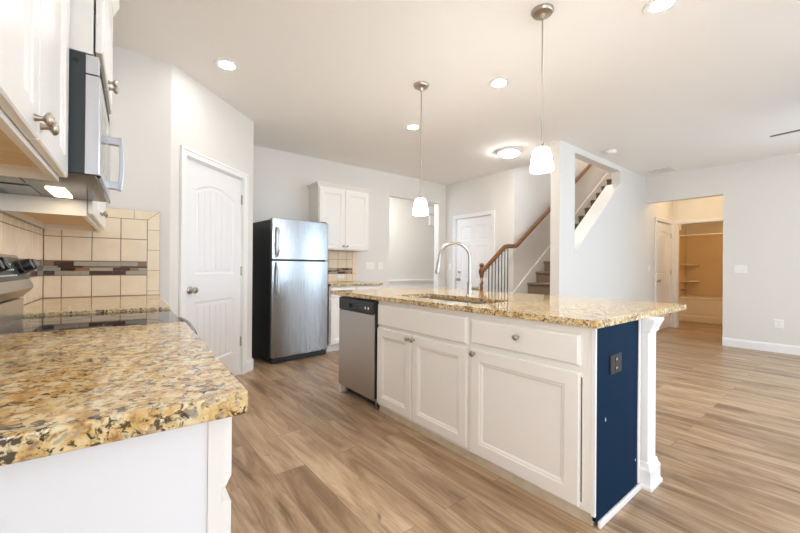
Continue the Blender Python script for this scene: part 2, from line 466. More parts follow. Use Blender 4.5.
# sloping sill board of the stair opening
ang = math.atan2(SL1[1]-SL0[1], SL1[0]-SL0[0]); ln = math.hypot(SL1[1]-SL0[1], SL1[0]-SL0[0])
sx, sz = math.cos(ang), math.sin(ang)
b = MB(); fnS = lambda u, v, n: (SL0[0] + sx*u - sz*v, Y1 + n, SL0[1] + sz*u + sx*v)
b.prism([(0.0, -.022), (ln-.004, -.022), (ln-.004, 0), (.0, 0)], fnS, -.004, .20)
struct(b.build('trim_1', M['stringer'], bevel=.003), 'sloping white sill board of the stair opening')
# living room end wall with hall opening
HY0, HY1, HZ = 1.315, Y1, 2.285
b = MB()
b.plate([(-3.8, 0), (HY0, 0), (HY0, HZ), (Y1-.0005, HZ), (Y1-.0005, CEIL), (-3.8, CEIL)], [[(-2.7, .55), (-.7, .55), (-.7, 2.35), (-2.7, 2.35)]], lambda u, v, n: (XR + n, u, v), 0, .12)
struct(b.build('wall_right', M['wall']), 'living room end wall with hall opening')
# hall
HX = 8.74
HD0, HD1, HDH = 7.78, 8.64, 2.03
b = MB()
b.plate([(XR+.1205, 0), (HD0, 0), (HD0, HDH), (HD1, HDH), (HD1, 0), (HX, 0), (HX, CEIL), (XR+.1205, CEIL)], [], lambda u, v, n: (u, HY1 + n, v), 0, .12)
struct(b.build('wall_hall', M['wall']), 'hall wall with the closet door')
b = MB()
b.plate([(.9, 0), (1.44, 0), (1.44, 2.035), (2.265, 2.035), (2.265, 0), (HY1-.0005, 0), (HY1-.0005, CEIL), (.9, CEIL)], [], lambda u, v, n: (HX + n, u, v), 0, .10)
struct(b.build('wall_hall_end', M['wall']), 'hall end wall with the bathroom doorway')
struct(boxes((XR+.12, .9, 0, HX, 1.0, CEIL)).build('wall_hall_side', M['wall']), 'near side wall of the hall')
# bathroom shell
struct(boxes((HX+.10, 2.634, 0, 10.9, 2.73, 2.44), (10.78, .9, 0, 10.9, 2.634, 2.44), (HX+.10, .9, 0, 10.78, 1.0, 2.44)).build('wall_bathroom', M['wall']), 'bathroom walls')
# dining room shell
struct(boxes((2.8, 6.4, 0, 6.35, 6.5, CEIL)).build('wall_dining', M['wall']), 'far wall of the dining room')
struct(boxes((6.23, 5.1, 0, 6.35, 6.4, CEIL)).build('wall_dining_side', M['wall']), 'side wall of the dining room')
struct(boxes((XF+.12, 5.0, 0, 6.35, 5.1, CEIL)).build('wall_dining_near', M['wall']), 'near wall of the dining room')
b = MB(); b.plate([(5.1, 0), (6.4, 0), (6.4, CEIL), (5.1, CEIL)], [[(5.3, .85), (6.2, .85), (6.2, 2.3), (5.3, 2.3)]], lambda u, v, n: (2.9 + n, u, v), 0, -.1)
struct(b.build('wall_dining_window', M['wall']), 'dining room wall with a window')
# wall behind the camera with its windows
WINS = [(.1, 2.5, .55, 2.3), (3.4, 6.4, .45, 2.4)]
b = MB(); b.plate([(-1.4, 0), (XR+.12, 0), (XR+.12, CEIL), (-1.4, CEIL)], [[(a, d), (b_, d), (b_, e), (a, e)] for a, b_, d, e in WINS], lambda u, v, n: (u, -3.7 + n, v), 0, -.1)
struct(b.build('wall_back', M['wall']), 'wall behind the viewer with windows')
def window(name, fn, u0, u1, v0, v1, label, nm):
    r = sempty(name, label)
    b = MB(); w = .05
    b.plate([(u0, v0), (u1, v0), (u1, v1), (u0, v1)], [[(u0+w, v0+w), (u1-w, v0+w), (u1-w, v1-w), (u0+w, v1-w)]], fn, -.02, -.07)
    for k in range(1, nm):
        u = u0 + (u1-u0)*k/nm; b.prism([(u-.03, v0+w), (u+.03, v0+w), (u+.03, v1-w), (u-.03, v1-w)], fn, -.025, -.065)
    vm = (v0+v1)/2; b.prism([(u0+w, vm-.02), (u1-w, vm-.02), (u1-w, vm+.02), (u0+w, vm+.02)], fn, -.03, -.06)
    b.build('frame', M['trim'], r)
    b = MB(); b.prism([(u0+w, v0+w), (u1-w, v0+w), (u1-w, v1-w), (u0+w, v1-w)], fn, -.044, -.048); b.build('pane', M['glass'], r)
    b = MB(); b.plate([(u0-.08, v0-.08), (u1+.08, v0-.08), (u1+.08, v1+.08), (u0-.08, v1+.08)], [[(u0+.002, v0+.002), (u1-.002, v0+.002), (u1-.002, v1-.002), (u0+.002, v1-.002)]], fn, 0, .018); b.build('casing', M['trim'], r)
window('window_1', lambda u, v, n: (u, -3.7+n, v), *WINS[0], 'white framed window behind the island', 2)
window('window_2', lambda u, v, n: (u, -3.7+n, v), *WINS[1], 'wide white framed window of the living room', 3)
window('window_4', lambda u, v, n: (XR-n, u, v), -2.7, -.7, .55, 2.35, 'white framed side window of the living room', 2)
window('fill_window_5', lambda u, v, n: tuple(LW(-.66+n, u, v)), -3.5, -1.6, .6, 2.3, 'added white framed window for fill light, left of the viewer', 2)  # unseen window, added to carry the left fill light
window('window_3', lambda u, v, n: (2.9+n, u, v), 5.3, 6.2, .85, 2.3, 'dining room window', 2)

# baseboards
def base(name, fn, segs, label, h=.125):
    b = MB()
    for u0, u1 in segs:
        b.prism([(0, 0), (.016, 0), (.016, h-.025), (.009, h-.008), (.006, h), (0, h)], lambda p, q, n: fn(n, q, p), u0, u1)
    return struct(b.build(name, M['trim']), label)
base('baseboard_right', lambda u, v, n: (XR - n, u, v), [(-3.7, HY0+.002)], 'white baseboard of the living room end wall')
base('baseboard_pantry', lambda u, v, n: pf(u, v, n), [(.004, DU0-.065), (DU1+.07, PL+.012)], 'white baseboard beside the pantry door')
base('baseboard_pantry_side', lambda u, v, n: (1.235 + n, u, v), [(4.18, YB)], 'white baseboard beside the refrigerator')
base('baseboard_kitchen_end', lambda u, v, n: (u, YB - n, v), [(3.14, OX0), (OX1, XF)], 'white baseboard of the kitchen end wall')
base('baseboard_entry', lambda u, v, n: (XF - n, u, v), [(3.47, FD0-.07), (FD1+.07, YB)], 'white baseboard beside the front door')
base('baseboard_stairs', lambda u, v, n: (u, Y1 - n, v), [(4.365, XR)], 'white baseboard of the stair wall')
base('baseboard_hall', lambda u, v, n: (u, HY1 - n, v), [(XR+.01, HD0-.07), (HD1+.07, HX)], 'white baseboard in the hall')
# dining wainscot: chair rail and white boarding below
b = MB(); b.box(2.9, 6.388, 0, 6.23, 6.399, .80); b.box(2.9, 6.365, .80, 6.23, 6.399, .87); b.box(2.9, 6.350, .835, 6.23, 6.399, .86); b.box(2.9, 6.375, .66, 6.23, 6.399, .70)
struct(b.build('trim_2', M['trim']), 'white chair rail and wainscot of the dining room')

def casing(fn, u0, u1, h, parent, w=.066, t=.017):
    b = MB()
    b.plate([(u0-w, 0), (u0-.004, 0), (u0-.004, h+.004), (u1+.004, h+.004), (u1+.004, 0), (u1+w, 0), (u1+w, h+w), (u0-w, h+w)], [], fn, .0008, t)
    g = w-.02
    b.plate([(u0-w-.001, 0), (u0-g, 0), (u0-g, h+g), (u1+g, h+g), (u1+g, 0), (u1+w+.001, 0), (u1+w+.001, h+w+.001), (u0-w-.001, h+w+.001)], [], fn, t*.9, t+.006)
    return b.build('casing', M['trim'], parent, bevel=.002)
def jamb(fn, u0, u1, h, parent, t):
    b = MB(); b.plate([(u0+.0006, 0), (u0+.004, 0), (u0+.004, h-.004), (u1-.004, h-.004), (u1-.004, 0), (u1-.0006, 0), (u1-.0006, h-.0006), (u0+.0006, h-.0006)], [], fn, -.001, -t)
    return b.build('jamb', M['trim'], parent)

def arch_outline(u0, u1, v0, v1, rise, n=16):
    """rectangle with a low arch for its top; corners at height v1"""
    pts = [(u0, v0), (u1, v0), (u1, v1)]
    for i in range(1, n):
        t = i/n; u = u1 + (u0-u1)*t
        pts.append((u, v1 + rise*math.sin(PI*t)**.9))
    return pts + [(u0, v1)]
def topv(u, u0, u1, v1, rise):
    t = (u-u0)/(u1-u0); return v1 + rise*max(0, math.sin(PI*min(1, max(0, t))))**.9
def plank_strips(u0, u1, v0, v1, rise, n, ins, lo, hi):
    out = []; a, b_ = u0+ins, u1-ins; w = (b_-a)/n
    for k in range(n):
        s0, s1 = a+k*w+.003, a+(k+1)*w-.003
        tp = [(s1 + (s0-s1)*i/3, topv(s1 + (s0-s1)*i/3, u0, u1, v1, rise) - ins*1.05) for i in range(4)]
        out.append(([(s0, v0+ins), (s1, v0+ins)] + tp, lo, hi))
    return out
DRINGS = [(.010, -.009), (.022, -.009), (.034, -.0055)]

def two_panel_door(fn0, w, h, dep, parent, n=6, mid=(.40, .52), st=.125, rise=.075):
    fn = lambda u, v, k: fn0(u, v, k - dep)
    lo = arch_outline(st, w-st, .25, h*mid[0], 0.0001, 2)
    lo = [(st, .25), (w-st, .25), (w-st, h*mid[0]), (st, h*mid[0])]
    v1 = h-.235
    up = arch_outline(st, w-st, h*mid[1], v1, rise)
    strips = plank_strips(st, w-st, .25, h*mid[0], 0, n, .042, -.0056, -.0025) + plank_strips(st, w-st, h*mid[1], v1, rise, n, .042, -.0056, -.0025)
    b = slab(fn, w, h, .035, [(lo, DRINGS), (up, DRINGS)], .002, strips)
    return b.build('leaf', M['door'], parent)
def door_knob(fn, u, v, n0, parent, name='door_knob'):
    o = Vector(fn(u, v, n0)); ax = Vector(fn(u, v, n0+1)) - o
    return MB().lathe([(.033, 0), (.033, .005), (.024, .011), (.012, .015), (.011, .030), (.019, .036), (.027, .045), (.029, .053), (.025, .062), (.012, .068), (0, .069)], o, ax, 24).build(name, M['bronze'], parent, smooth=True)
def hinge(fn, u, v, n0, parent):
    b = MB(); b.prism([(u-.012, v-.045), (u+.012, v-.045), (u+.012, v+.045), (u-.012, v+.045)], fn, n0, n0+.003)
    b.tube([fn(u, v-.05, n0+.006), fn(u, v+.05, n0+.006)], .0055, 10)
    return b.build('hinge', M['bronze'], parent)

# pantry door
d = sempty('door_1', 'white arched two panel pantry door with planked panels and nickel knob')
casing(pf, DU0, DU1, DH, d); jamb(pf, DU0, DU1, DH, d, .099)
two_panel_door(lambda u, v, n: pf(u+DU0+.008, v+.012, n), DU1-DU0-.016, DH-.026, .012, d)
door_knob(pf, DU0+.075, .93, -.012, d)
for v in (.355, 1.09, 1.835): hinge(pf, DU1-.006, v, -.010, d)
# hall closet door
hf = lambda u, v, n: (u, HY1-n, v)
d = sempty('door_2', 'white arched two panel door in the hall beside the bathroom doorway')
casing(hf, HD0, HD1, HDH, d); jamb(hf, HD0, HD1, HDH, d, .119)
two_panel_door(lambda u, v, n: hf(u+HD0+.006, v+.012, n), HD1-HD0-.012, HDH-.02, .012, d, 5, st=.115)
door_knob(hf, HD0+.07, .93, -.012, d)
for v in (.3, 1.09, 1.8): hinge(hf, HD1-.006, v, -.01, d)
# bathroom doorway casing
bf = lambda u, v, n: (HX-n, u, v)
d = sempty('door_3', 'white cased doorway into the bathroom')
casing(bf, 1.44, 2.265, 2.035, d, w=.062); jamb(bf, 1.44, 2.265, 2.035, d, .099)
# front door: six panels
ff = lambda u, v, n: (XF-n, FD1-u, v)
d = sempty('door_4', 'white six panel front door beside the stair railing')
fw = FD1-FD0
casing(lambda u, v, n: ff(u, v, n), 0, fw, FDH, d); jamb(ff, 0, fw, FDH, d, .119)
w6 = fw-.016; h6 = FDH-.02
rects = []
for (v0, v1) in ((.22, .80), (.93, 1.52), (1.63, 1.88)):
    for (u0, u1) in ((.11, w6/2-.05), (w6/2+.05, w6-.11)): rects.append([(u0, v0), (u1, v0), (u1, v1), (u0, v1)])
slab(lambda u, v, n: ff(u+.008, v+.012, n-.014), w6, h6, .04, [(r, DRINGS) for r in rects], .002).build('leaf', M['door'], d)
door_knob(ff, .075, .93, -.014, d)
MB().lathe([(.03, 0), (.03, .008), (.022, .014), (.020, .022), (0, .023)], ff(.075, 1.07, -.014), (-1, 0, 0), 20).build('deadbolt', M['bronze'], d, smooth=True)
for v in (.3, 1.05, 1.82): hinge(ff, fw-.006, v, -.012, d)

# ------------------------------------------------------------------ staircase
st = thing('staircase', 'carpeted brown staircase rising behind the white stair wall', 'stairs', (0, 0, 0))
RISE, RUN = .1815, .2495
for k in range(1, 18):
    x = 5.421 + RUN*(k-5); z = RISE*k
    b = MB(); xe = x+RUN+.03 if k < 17 else 9.69
    # nosed tread over a riser, one prism in XZ
    zb = max(0.002, z-.36)
    b.prism([(x+.025, zb), (xe, zb), (xe, z), (x+.012, z), (x, z-.010), (x, z-.03), (x+.012, z-.04), (x+.025, z-.042)], lambda u, v, n: (u, n, v), Y1+.122, 3.452)
    b.build('step', M['carpet'], st)
b = MB(); zs = lambda x: RISE*5 + (x-5.421)*RISE/RUN
b.prism([(5.061, zs(5.061)-.35), (8.6, zs(8.6)-.35), (8.6, zs(8.5)+.09), (8.48, zs(8.48)+.095), (5.061, zs(5.061)+.125)], lambda u, v, n: (u, n, v), 3.453, 3.469)
b.build('skirt_board', M['stringer'], st)
b = MB()
pts = []
for k in range(1, 4):
    x = 5.421+RUN*(k-5); pts += [(x, RISE*(k-1)), (x, RISE*k)]
pts += [(5.055, RISE*3), (5.055, 0.001)]
pts[0] = (pts[0][0], 0.001)
b.prism(pts, lambda u, v, n: (u, n, v), 3.4535, 3.5)
b.build('open_stringer', M['stringer'], st)

rl = thing('stair_railing', 'stained oak stair railing with newel post and white balusters', 'railing', (0, 0, 0))
YR = 3.478
xn = 4.285
b = MB()
b.box(xn-.038, YR-.038, 0.0, xn+.038, YR+.038, .34)
b.lathe([(.036, 0), (.024, .02), (.028, .05), (.020, .10), (.022, .22), (.030, .36), (.024, .48), (.020, .55), (.030, .60)], (xn, YR, .34), (0, 0, 1), 16)
b.lathe([(.022, .94), (.020, .98), (.030, 1.03), (.042, 1.075), (.045, 1.10), (.036, 1.12)], (xn, YR, 0), (0, 0, 1), 16)
b.lathe([(.03, 0), (.036, .012), (.02, .03), (.034, .05), (.036, .068), (.022, .088), (0, .094)], (xn, YR, 1.12), (0, 0, 1), 16)
b.build('newel_post', M['rail'], rl, bevel=.003)
def rail_path(pts, w=.030, h=.028):
    b = MB(); prof = [(-w*.75, -h), (w*.75, -h), (w, -h*.3), (w*.9, h*.5), (w*.45, h), (-w*.45, h), (-w*.9, h*.5), (-w, -h*.3)]
    rings = [[b.bm.verts.new((p[0], p[1]+q[0], p[2]+q[1]*1.15)) for q in prof] for p in pts]
    b.loft(rings); return b
rail_path([(xn+.03, YR, 1.105), (4.80, YR, 1.452), (4.845, YR-.005, 1.48), (4.89, YR-.02, 1.488), (4.97, YR-.06, 1.488), (5.01, YR-.08, 1.495), (5.05, YR-.085, 1.518), (6.186, YR-.085, 2.30), (7.06, YR-.085, 2.905), (8.35, YR-.085, 3.80)]).build('handrail', M['rail'], rl, smooth=True)
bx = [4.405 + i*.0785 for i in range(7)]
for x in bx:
    MB().tube([(x+.036, YR-.004, RISE*max(1, min(3, int((x+.036-4.423)//RUN)+1))+.0005), (x+.036, YR-.004, 1.075+(x+.036-(xn+.03))*.716)], .0095, 10).build('baluster_or_shade_rod', M['darksteel'], rl)  # dark rod added to stand for the shaded side of the white balusters
    k = max(1, min(3, int((x-4.423)//RUN)+1)); z0 = RISE*k
    zt = 1.075 + (x-(xn+.03))*.716
    b = MB(); b.box(x-.0135, YR-.0135, z0+.0005, x+.0135, YR+.0135, zt)
    b.build('baluster_or_shade_rod', M['trim'], rl)

# ------------------------------------------------------------------ left run: cabinets, counter, range, microwave
def carc(name, x0, y0, z0, x1, y1, z1): return (x0, y0, z0, x1, y1, z1)
lf = lambda xf: (lambda y0, z0: (lambda u, v, n: (xf+n, y0+u, z0+v)))      # fronts facing +x of the left run

t = lthing('base_cabinet', 'white base cabinet under the near granite counter beside the range', 'cabinet', 0, 0, group=None)
boxes((-.652, .034, .10, -.053, 1.0, .875), (-.652, .05, .0, -.11, 1.0, .10)).build('carcass', M['panel'], t)
b = MB(); b.box(-.0525, .030, .10, -.031, 1.0, .875); b.build('face_frame', M['cab'], t)
for i, (ya, yb) in enumerate(((.045, .505), (.515, .985))):
    w = yb-ya
    o = plain_front(lf(-.009)(ya, .733), w, .135, .0215, .012).build('drawer', M['cab'], t)
    knob(o, (-.009, (ya+yb)/2, .803), (1, 0, 0))
    o = slab(lf(-.009)(ya, .115), w, .592, .0215, [([(.062, .062), (w-.062, .062), (w-.062, .53), (.062, .53)], CABRINGS)], .012).build('door', M['cab'], t)
    knob(o, (-.009, yb-.035 if i == 0 else ya+.035, .66), (1, 0, 0))
t = lthing('base_cabinet', 'white base cabinet in the corner between the range and the tiled end wall', 'cabinet', 0, 0)
boxes((-.652, 1.672, .10, -.053, 2.683, .875), (-.652, 1.672, 0, -.11, 2.683, .10)).build('carcass', M['panel'], t)
boxes((-.0525, 1.672, .10, -.031, 2.683, .875)).build('face_frame', M['cab'], t)
for i, (ya, yb) in enumerate(((1.69, 2.175), (2.185, 2.67))):
    o = plain_front(lf(-.009)(ya, .735), yb-ya, .135, .0215, .012).build('drawer', M['cab'], t); knob(o, (-.009, (ya+yb)/2, .803), (1, 0, 0))
    o = shaker(lf(-.009)(ya, .115), yb-ya, .592, .0215).build('door', M['cab'], t); knob(o, (-.009, yb-.035 if i == 0 else ya+.035, .66), (1, 0, 0))

def rounded(x0, y0, x1, y1, r, which):
    """rectangle outline with listed corners rounded (0: x1,y0  1: x1,y1  2: x0,y1  3: x0,y0)"""
    out = []
    for k, (cx, cy, a0) in enumerate(((x1-r, y0+r, -90), (x1-r, y1-r, 0), (x0+r, y1-r, 90), (x0+r, y0+r, 180))):
        if k in which: out += [(cx + r*math.cos(math.radians(a0+15*i)), cy + r*math.sin(math.radians(a0+15*i))) for i in range(7)]
        else: out.append(((x1, y0), (x1, y1), (x0, y1), (x0, y0))[k])
    return out
t = lthing('countertop', 'golden granite countertop in the foreground, nearest end of the range run', 'countertop', 0, 0, .8755)
MB().prism(rounded(-.658, -.004, .008, 1.010, .016, (0,)), lambda u, v, n: (u, v, n), 0, .0385).build('slab', M['granite'], t, bevel=.004, seg=3)
t = lthing('countertop', 'golden granite countertop between the range and the tiled end wall', 'countertop', 0, 0, .8755)
MB().prism([(-.658, 1.667), (.002, 1.667), (.002, 2.686), (-.658, 2.686)], lambda u, v, n: (u, v, n), 0, .0385).build('slab', M['granite'], t, bevel=.004)

# tiled backsplash on the left wall and end wall: tiles, grout and a mosaic band
TM = [M['tile'], M['grout'], M['mos_a'], M['mos_b'], M['mos_c']]
def splash(name_label, root_loc, fn, ua, ub, vrows, cuts, band, border, rnd):
    """one tiled field (tiles on their grout bed), one mosaic band and the narrow border tiles"""
    t = thing('tile_backsplash', name_label, 'backsplash', *root_loc)
    g = .0022
    b = MB()
    for v0, v1 in vrows: 
        b.mi = 1; b.prism([(ua, v0), (ub, v0), (ub, v1), (ua, v1)], fn, .0005, .0042); b.mi = 0
        for u0, u1 in cuts:
            p = [(u0+g, v0+g), (u1-g, v0+g), (u1-g, v1-g), (u0+g, v1-g)]; q = inset(p, .002)
            b.loft([[b.bm.verts.new(fn(u, v, d_)) for u, v in l] for l, d_ in ((p, .0035), (p, .0065), (q, .008))])
    b.build('tile_field', TM, t)
    v0, v1 = band; H = v1-v0
    b = MB(); b.mi = 1; b.prism([(ua, v0-.0035), (ub, v0-.0035), (ub, v1+.0035), (ua, v1+.0035)], fn, .0005, .0042)
    for (a, c_) in ((.0, .29), (.31, .53), (.55, .66), (.68, 1.0)):
        u = ua - rnd.uniform(0, .08)
        while u < ub:
            L = rnd.choice((.05, .075, .10, .13)); e = min(ub, u+L)
            if e - max(u, ua) > .004:
                b.mi = rnd.choices((2, 3, 4), (.45, .30, .25))[0]
                b.prism([(max(u, ua)+.001, v0+H*a), (e-.001, v0+H*a), (e-.001, v0+H*c_), (max(u, ua)+.001, v0+H*c_)], fn, .0035, .0085)
            u += L
    b.build('mosaic_band', TM, t)
    if border:
        b = MB(); b.mi = 1; b.prism(border[0], fn, .0004, .0042); b.mi = 0
        for p in border[1]: b.prism(inset(p, g*.6), fn, .0035, .008)
        b.build('tile_border', TM, t)
    return t
rnd = random.Random(3)
fe = lambda u, v, n: (u, 2.689-n, v)
VR = [(.915, 1.066), (1.166, 1.332), (1.332, 1.483)]
R4 = lambda u0, v0, u1, v1: [(u0, v0), (u1, v0), (u1, v1), (u0, v1)]
splash('beige tile backsplash with brown mosaic band on the end wall of the range counter', (LW(0, 0), -A_L), fe, -.6505, -.081, VR,
    [(-.6505, -.561), (-.561, -.403), (-.403, -.241), (-.241, -.081)], (1.070, 1.162),
    ([(-.6505, 1.4835), (-.0808, 1.4835), (-.0808, .915), (-.002, .915), (-.002, 1.551), (-.6505, 1.551)],
     [R4(-.6505, 1.483, -.49, 1.551), R4(-.49, 1.483, -.33, 1.551), R4(-.33, 1.483, -.163, 1.551), [(-.163, 1.483), (-.081, 1.483), (-.002, 1.551), (-.163, 1.551)],
      [(-.081, 1.407), (-.002, 1.407), (-.002, 1.551), (-.081, 1.483)], R4(-.081, .915, -.002, .945), R4(-.081, .945, -.002, 1.10), R4(-.081, 1.10, -.002, 1.255), R4(-.081, 1.255, -.002, 1.407)]), rnd)
cuts = []; y = 2.678
while y > .04: cuts.append((max(y-.158, .03), y)); y -= .158
splash('beige tile backsplash on the wall behind the range under the microwave', (LW(0, 0), -A_L), lambda u, v, n: (-.659+n, u, v), .03, 2.678,
    [(.915, 1.066), (1.166, 1.332), (1.332, 1.374)], cuts, (1.070, 1.162), None, rnd)

# range
t = lthing('range', 'stainless freestanding range with black glass cooktop between the granite counters', 'range', 0, 0)
RY0, RY1 = 1.016, 1.661
boxes((-.645, RY0, .02, -.03, RY1, .890)).build('body', M['darkpanel'], t)
b = MB(); b.prism(rounded(-.59, RY0, .004, RY1, .008, (0, 1)), lambda u, v, n: (u, v, n), .8905, .9005); b.build('cooktop', M['blackglass'], t, bevel=.003)
b = MB()
for cx, cy, r in ((-.16, 1.18, .10), (-.16, 1.50, .085), (-.42, 1.18, .075), (-.42, 1.50, .10)):
    b = MB(); n = 40; out = [(cx+r*math.cos(2*PI*i/n), cy+r*math.sin(2*PI*i/n)) for i in range(n)]; inn = [(cx+(r-.003)*math.cos(2*PI*i/n), cy+(r-.003)*math.sin(2*PI*i/n)) for i in range(n)]
    b.plate(out, [inn], lambda u, v, n_: (u, v, n_), .9006, .9009)
    b.build('burner_ring', M['burner'], t)
# backguard: sloping control face with a stainless nose
fy = lambda u, v, n: (u, n, v)
MB().prism([(-.645, .891), (-.564, .891), (-.564, .988), (-.645, .988)], fy, RY0+.004, RY1-.004).build('backguard_base', M['warmsteel'], t, bevel=.002)
MB().prism([(-.645, .994), (-.566, .994), (-.530, 1.035), (-.540, 1.062), (-.588, 1.178), (-.645, 1.178)], fy, RY0, RY1).build('backguard', M['warmsteel'], t, bevel=.004)
P0 = Vector((-.540, 0, 1.062)); P1 = Vector((-.588, 0, 1.178)); fd = (P1-P0).normalized(); fnn = Vector((fd.z, 0, -fd.x))
fc = lambda u, v, n: P0 + fd*v + fnn*n + Vector((0, u, 0))
b = MB(); b.prism([(RY0+.02, .012), (RY1-.02, .012), (RY1-.02, .112), (RY0+.02, .112)], fc, .0005, .003); b.build('control_panel', M['darkpanel'], t)
b = MB()
for i in range(9):
    for j in range(3): b.prism([(1.20+i*.030, .030+j*.024), (1.215+i*.030, .030+j*.024), (1.215+i*.030, .036+j*.024), (1.20+i*.030, .036+j*.024)], fc, .003, .0036)
b.build('button_print', M['white'], t)
for y in (1.075, 1.150, 1.535, 1.610):
    o = MB().lathe([(.029, 0), (.029, .014), (.025, .018), (.0235, .044), (.022, .047), (0, .047)], fc(y, .066, .003), fnn, 22).build('knob', M['black'], t, smooth=True)
    b = MB(); b.prism([(y-.0035, .046), (y+.0035, .046), (y+.0035, .088), (y-.0035, .088)], fc, .0495, .0525); b.build('knob_marker', M['steel'], o)
o = slab(lf(.016)(RY0+.004, .23), RY1-RY0-.008, .63, .045, [], .006).build('oven_door', M['steel'], t)
b = MB(); b.prism([(1.10, .36), (1.58, .36), (1.58, .66), (1.10, .66)], lambda u, v, n: (.016+n, u, v), .0005, .003); b.build('oven_window', M['blackglass'], o)
b = MB(); yy0, yy1 = 1.03, 1.645
b.tube([(.014, yy0, .835), (.040, yy0+.004, .842)] + [(.044+.008*math.sin(PI*i/10), yy0+.015+(yy1-yy0-.03)*i/10, .848+.008*math.sin(PI*i/10)) for i in range(11)] + [(.040, yy1-.004, .842), (.014, yy1, .835)], .0125, 12)
b.build('handle', M['darksteel'], o, smooth=True)
o = slab(lf(.012)(RY0+.004, .06), RY1-RY0-.008, .155, .04, [], .006).build('drawer', M['steel'], t)
boxes((-.63, RY0+.01, 0, -.06, RY1-.01, .02)).build('base', M['black'], t)

# upper cabinets on the left wall
def upper(label, y0, y1, z0, z1, xf, doors, kz, gap=.003, knobs=()):
    t = lthing('wall_cabinet', label, 'cabinet', 0, 0)
    tk = .016
    b = MB()
    b.box(-.657, y0, z0, xf, y0+tk, z1); b.box(-.657, y1-tk, z0, xf, y1, z1)
    b.box(-.657, y0+tk, z1-tk, xf-.02, y1-tk, z1); b.box(-.657, y0+tk, z0, -.640, y1-tk, z1-tk)
    b.build('carcass', M['cab'], t)
    boxes((-.640, y0+tk, z0+.035, xf-.02, y1-tk, z0+.046)).build('bottom_panel', M['cabin'], t)
    b = MB(); b.plate([(y0+tk+.0005, z0), (y1-tk-.0005, z0), (y1-tk-.0005, z1), (y0+tk+.0005, z1)], [[(y0+.04, z0+.04), (y1-.04, z0+.04), (y1-.04, z1-.04), (y0+.04, z1-.04)]], lambda u, v, n: (xf-.0195+n, u, v), 0, .0195)
    b.build('face_frame', M['cab'], t, bevel=.0015)
    for (a, c_), ky in zip(doors, knobs):
        o = shaker(lf(xf+gap+.0205)(a, z0+.014), c_-a, z1-z0-.03, .0205, .06).build('door', M['cab'], t)
        knob(o, (xf+gap+.0205, ky, kz), (1, 0, 0), r=.0165)
    return t
upper('white wall cabinet at the left edge with two nickel knobs beside the microwave', -.12, .984, 1.416, 2.44, -.367, ((.01, .505), (.513, .975)), 1.466, knobs=(.46, .525))
upper('white wall cabinet in the corner beyond the microwave against the tiled wall', 1.668, 2.683, 1.377, 2.44, -.351, ((1.685, 2.172), (2.180, 2.668)), 1.447, knobs=(2.14, 2.215))
upper('white deep wall cabinet over the microwave', .990, 1.664, 1.876, 2.38, -.283, ((.996, 1.324), (1.332, 1.660)), 1.91, gap=.006, knobs=(1.292, 1.364))
t = lthing('crown_moulding', 'white crown moulding along the tops of the cabinets over the range', 'moulding', 0, 0)
b = MB()
for (ya, yb, xf, zc) in ((-.12, .988, -.368, 2.441), (.990, 1.664, -.262, 2.382), (1.668, 2.683, -.352, 2.441)):
    b.prism([(-.657, zc), (xf, zc), (xf+.008, zc+.01), (xf+.016, zc+.03), (xf+.03, zc+.06), (xf+.03, zc+.075), (-.657, zc+.075)], lambda u, v, n: (u, n, v), ya, yb)
b.build('crown_profile', M['cab'], t)

# microwave over the range
MY0, MY1, MZ0, MZ1 = .992, 1.661, 1.452, 1.873
t = lthing('microwave', 'stainless over the range microwave with curved handle and lit underside', 'microwave', 0, 0)
boxes((-.655, MY0, MZ0+.004, -.303, MY1, MZ1)).build('body', M['darkpanel'], t)
b = MB(); b.prism([(-.655, MZ0), (-.275, MZ0), (-.262, MZ0-.010), (-.258, MZ0+.002), (-.30, MZ0+.0035), (-.655, MZ0+.0035)], fy, MY0+.002, MY1-.002); b.build('underside_plate', M['mirror_steel'], t)
b = MB(); b.box(-.455, 1.36, MZ0-.004, -.395, 1.59, MZ0-.0005); b.build('lamp_lens', M['hoodlens'], t)
b = MB(); b.box(-.60, 1.06, MZ0-.003, -.50, 1.30, MZ0-.0005); b.box(-.60, 1.36, MZ0-.003, -.50, 1.60, MZ0-.0005); b.build('grease_filter', M['darksteel'], t)
DY = 1.50
o = slab(lf(-.262)(MY0, MZ0+.004), DY-MY0-.002, MZ1-MZ0-.075, .040, [([(.06, .05), (.40, .05), (.40, .30), (.06, .30)], [(.003, -.002)])], .004).build('door', M['bluesteel'], t)
b = MB(); b.prism([(MY0+.064, MZ0+.058), (MY0+.396, MZ0+.058), (MY0+.396, MZ0+.300), (MY0+.064, MZ0+.300)], lambda u, v, n: (-.264+n, u, v), .0003, .0015); b.build('window', M['blackglass'], o)
b = MB(); hy = 1.455
for za, zb in ((1.486, 1.520), (1.688, 1.722)): MB().box(-.263, hy-.015, za, -.212, hy+.015, zb).build('handle_post', M['bluesteel'], o, bevel=.003)
b = MB(); pts = [(-.218+.008*math.sin(PI*i/10), hy, 1.482+.244*i/10) for i in range(11)]
rings = [[b.bm.verts.new((p[0]+dx, p[1]+dy, p[2])) for dx, dy in ((-.009, -.015), (.009, -.015), (.009, .015), (-.009, .015))] for p in pts]
b.loft(rings); b.build('handle', M['bluesteel'], o, bevel=.003)
o = slab(lf(-.262)(DY, MZ0+.004), MY1-DY, MZ1-MZ0-.075, .040, [], .003).build('control_panel', M['bluesteel'], t)
o = slab(lf(-.266)(MY0, MZ1-.066), MY1-MY0, .064, .036, [], .003).build('vent_grille', M['bluesteel'], t)
b = MB()
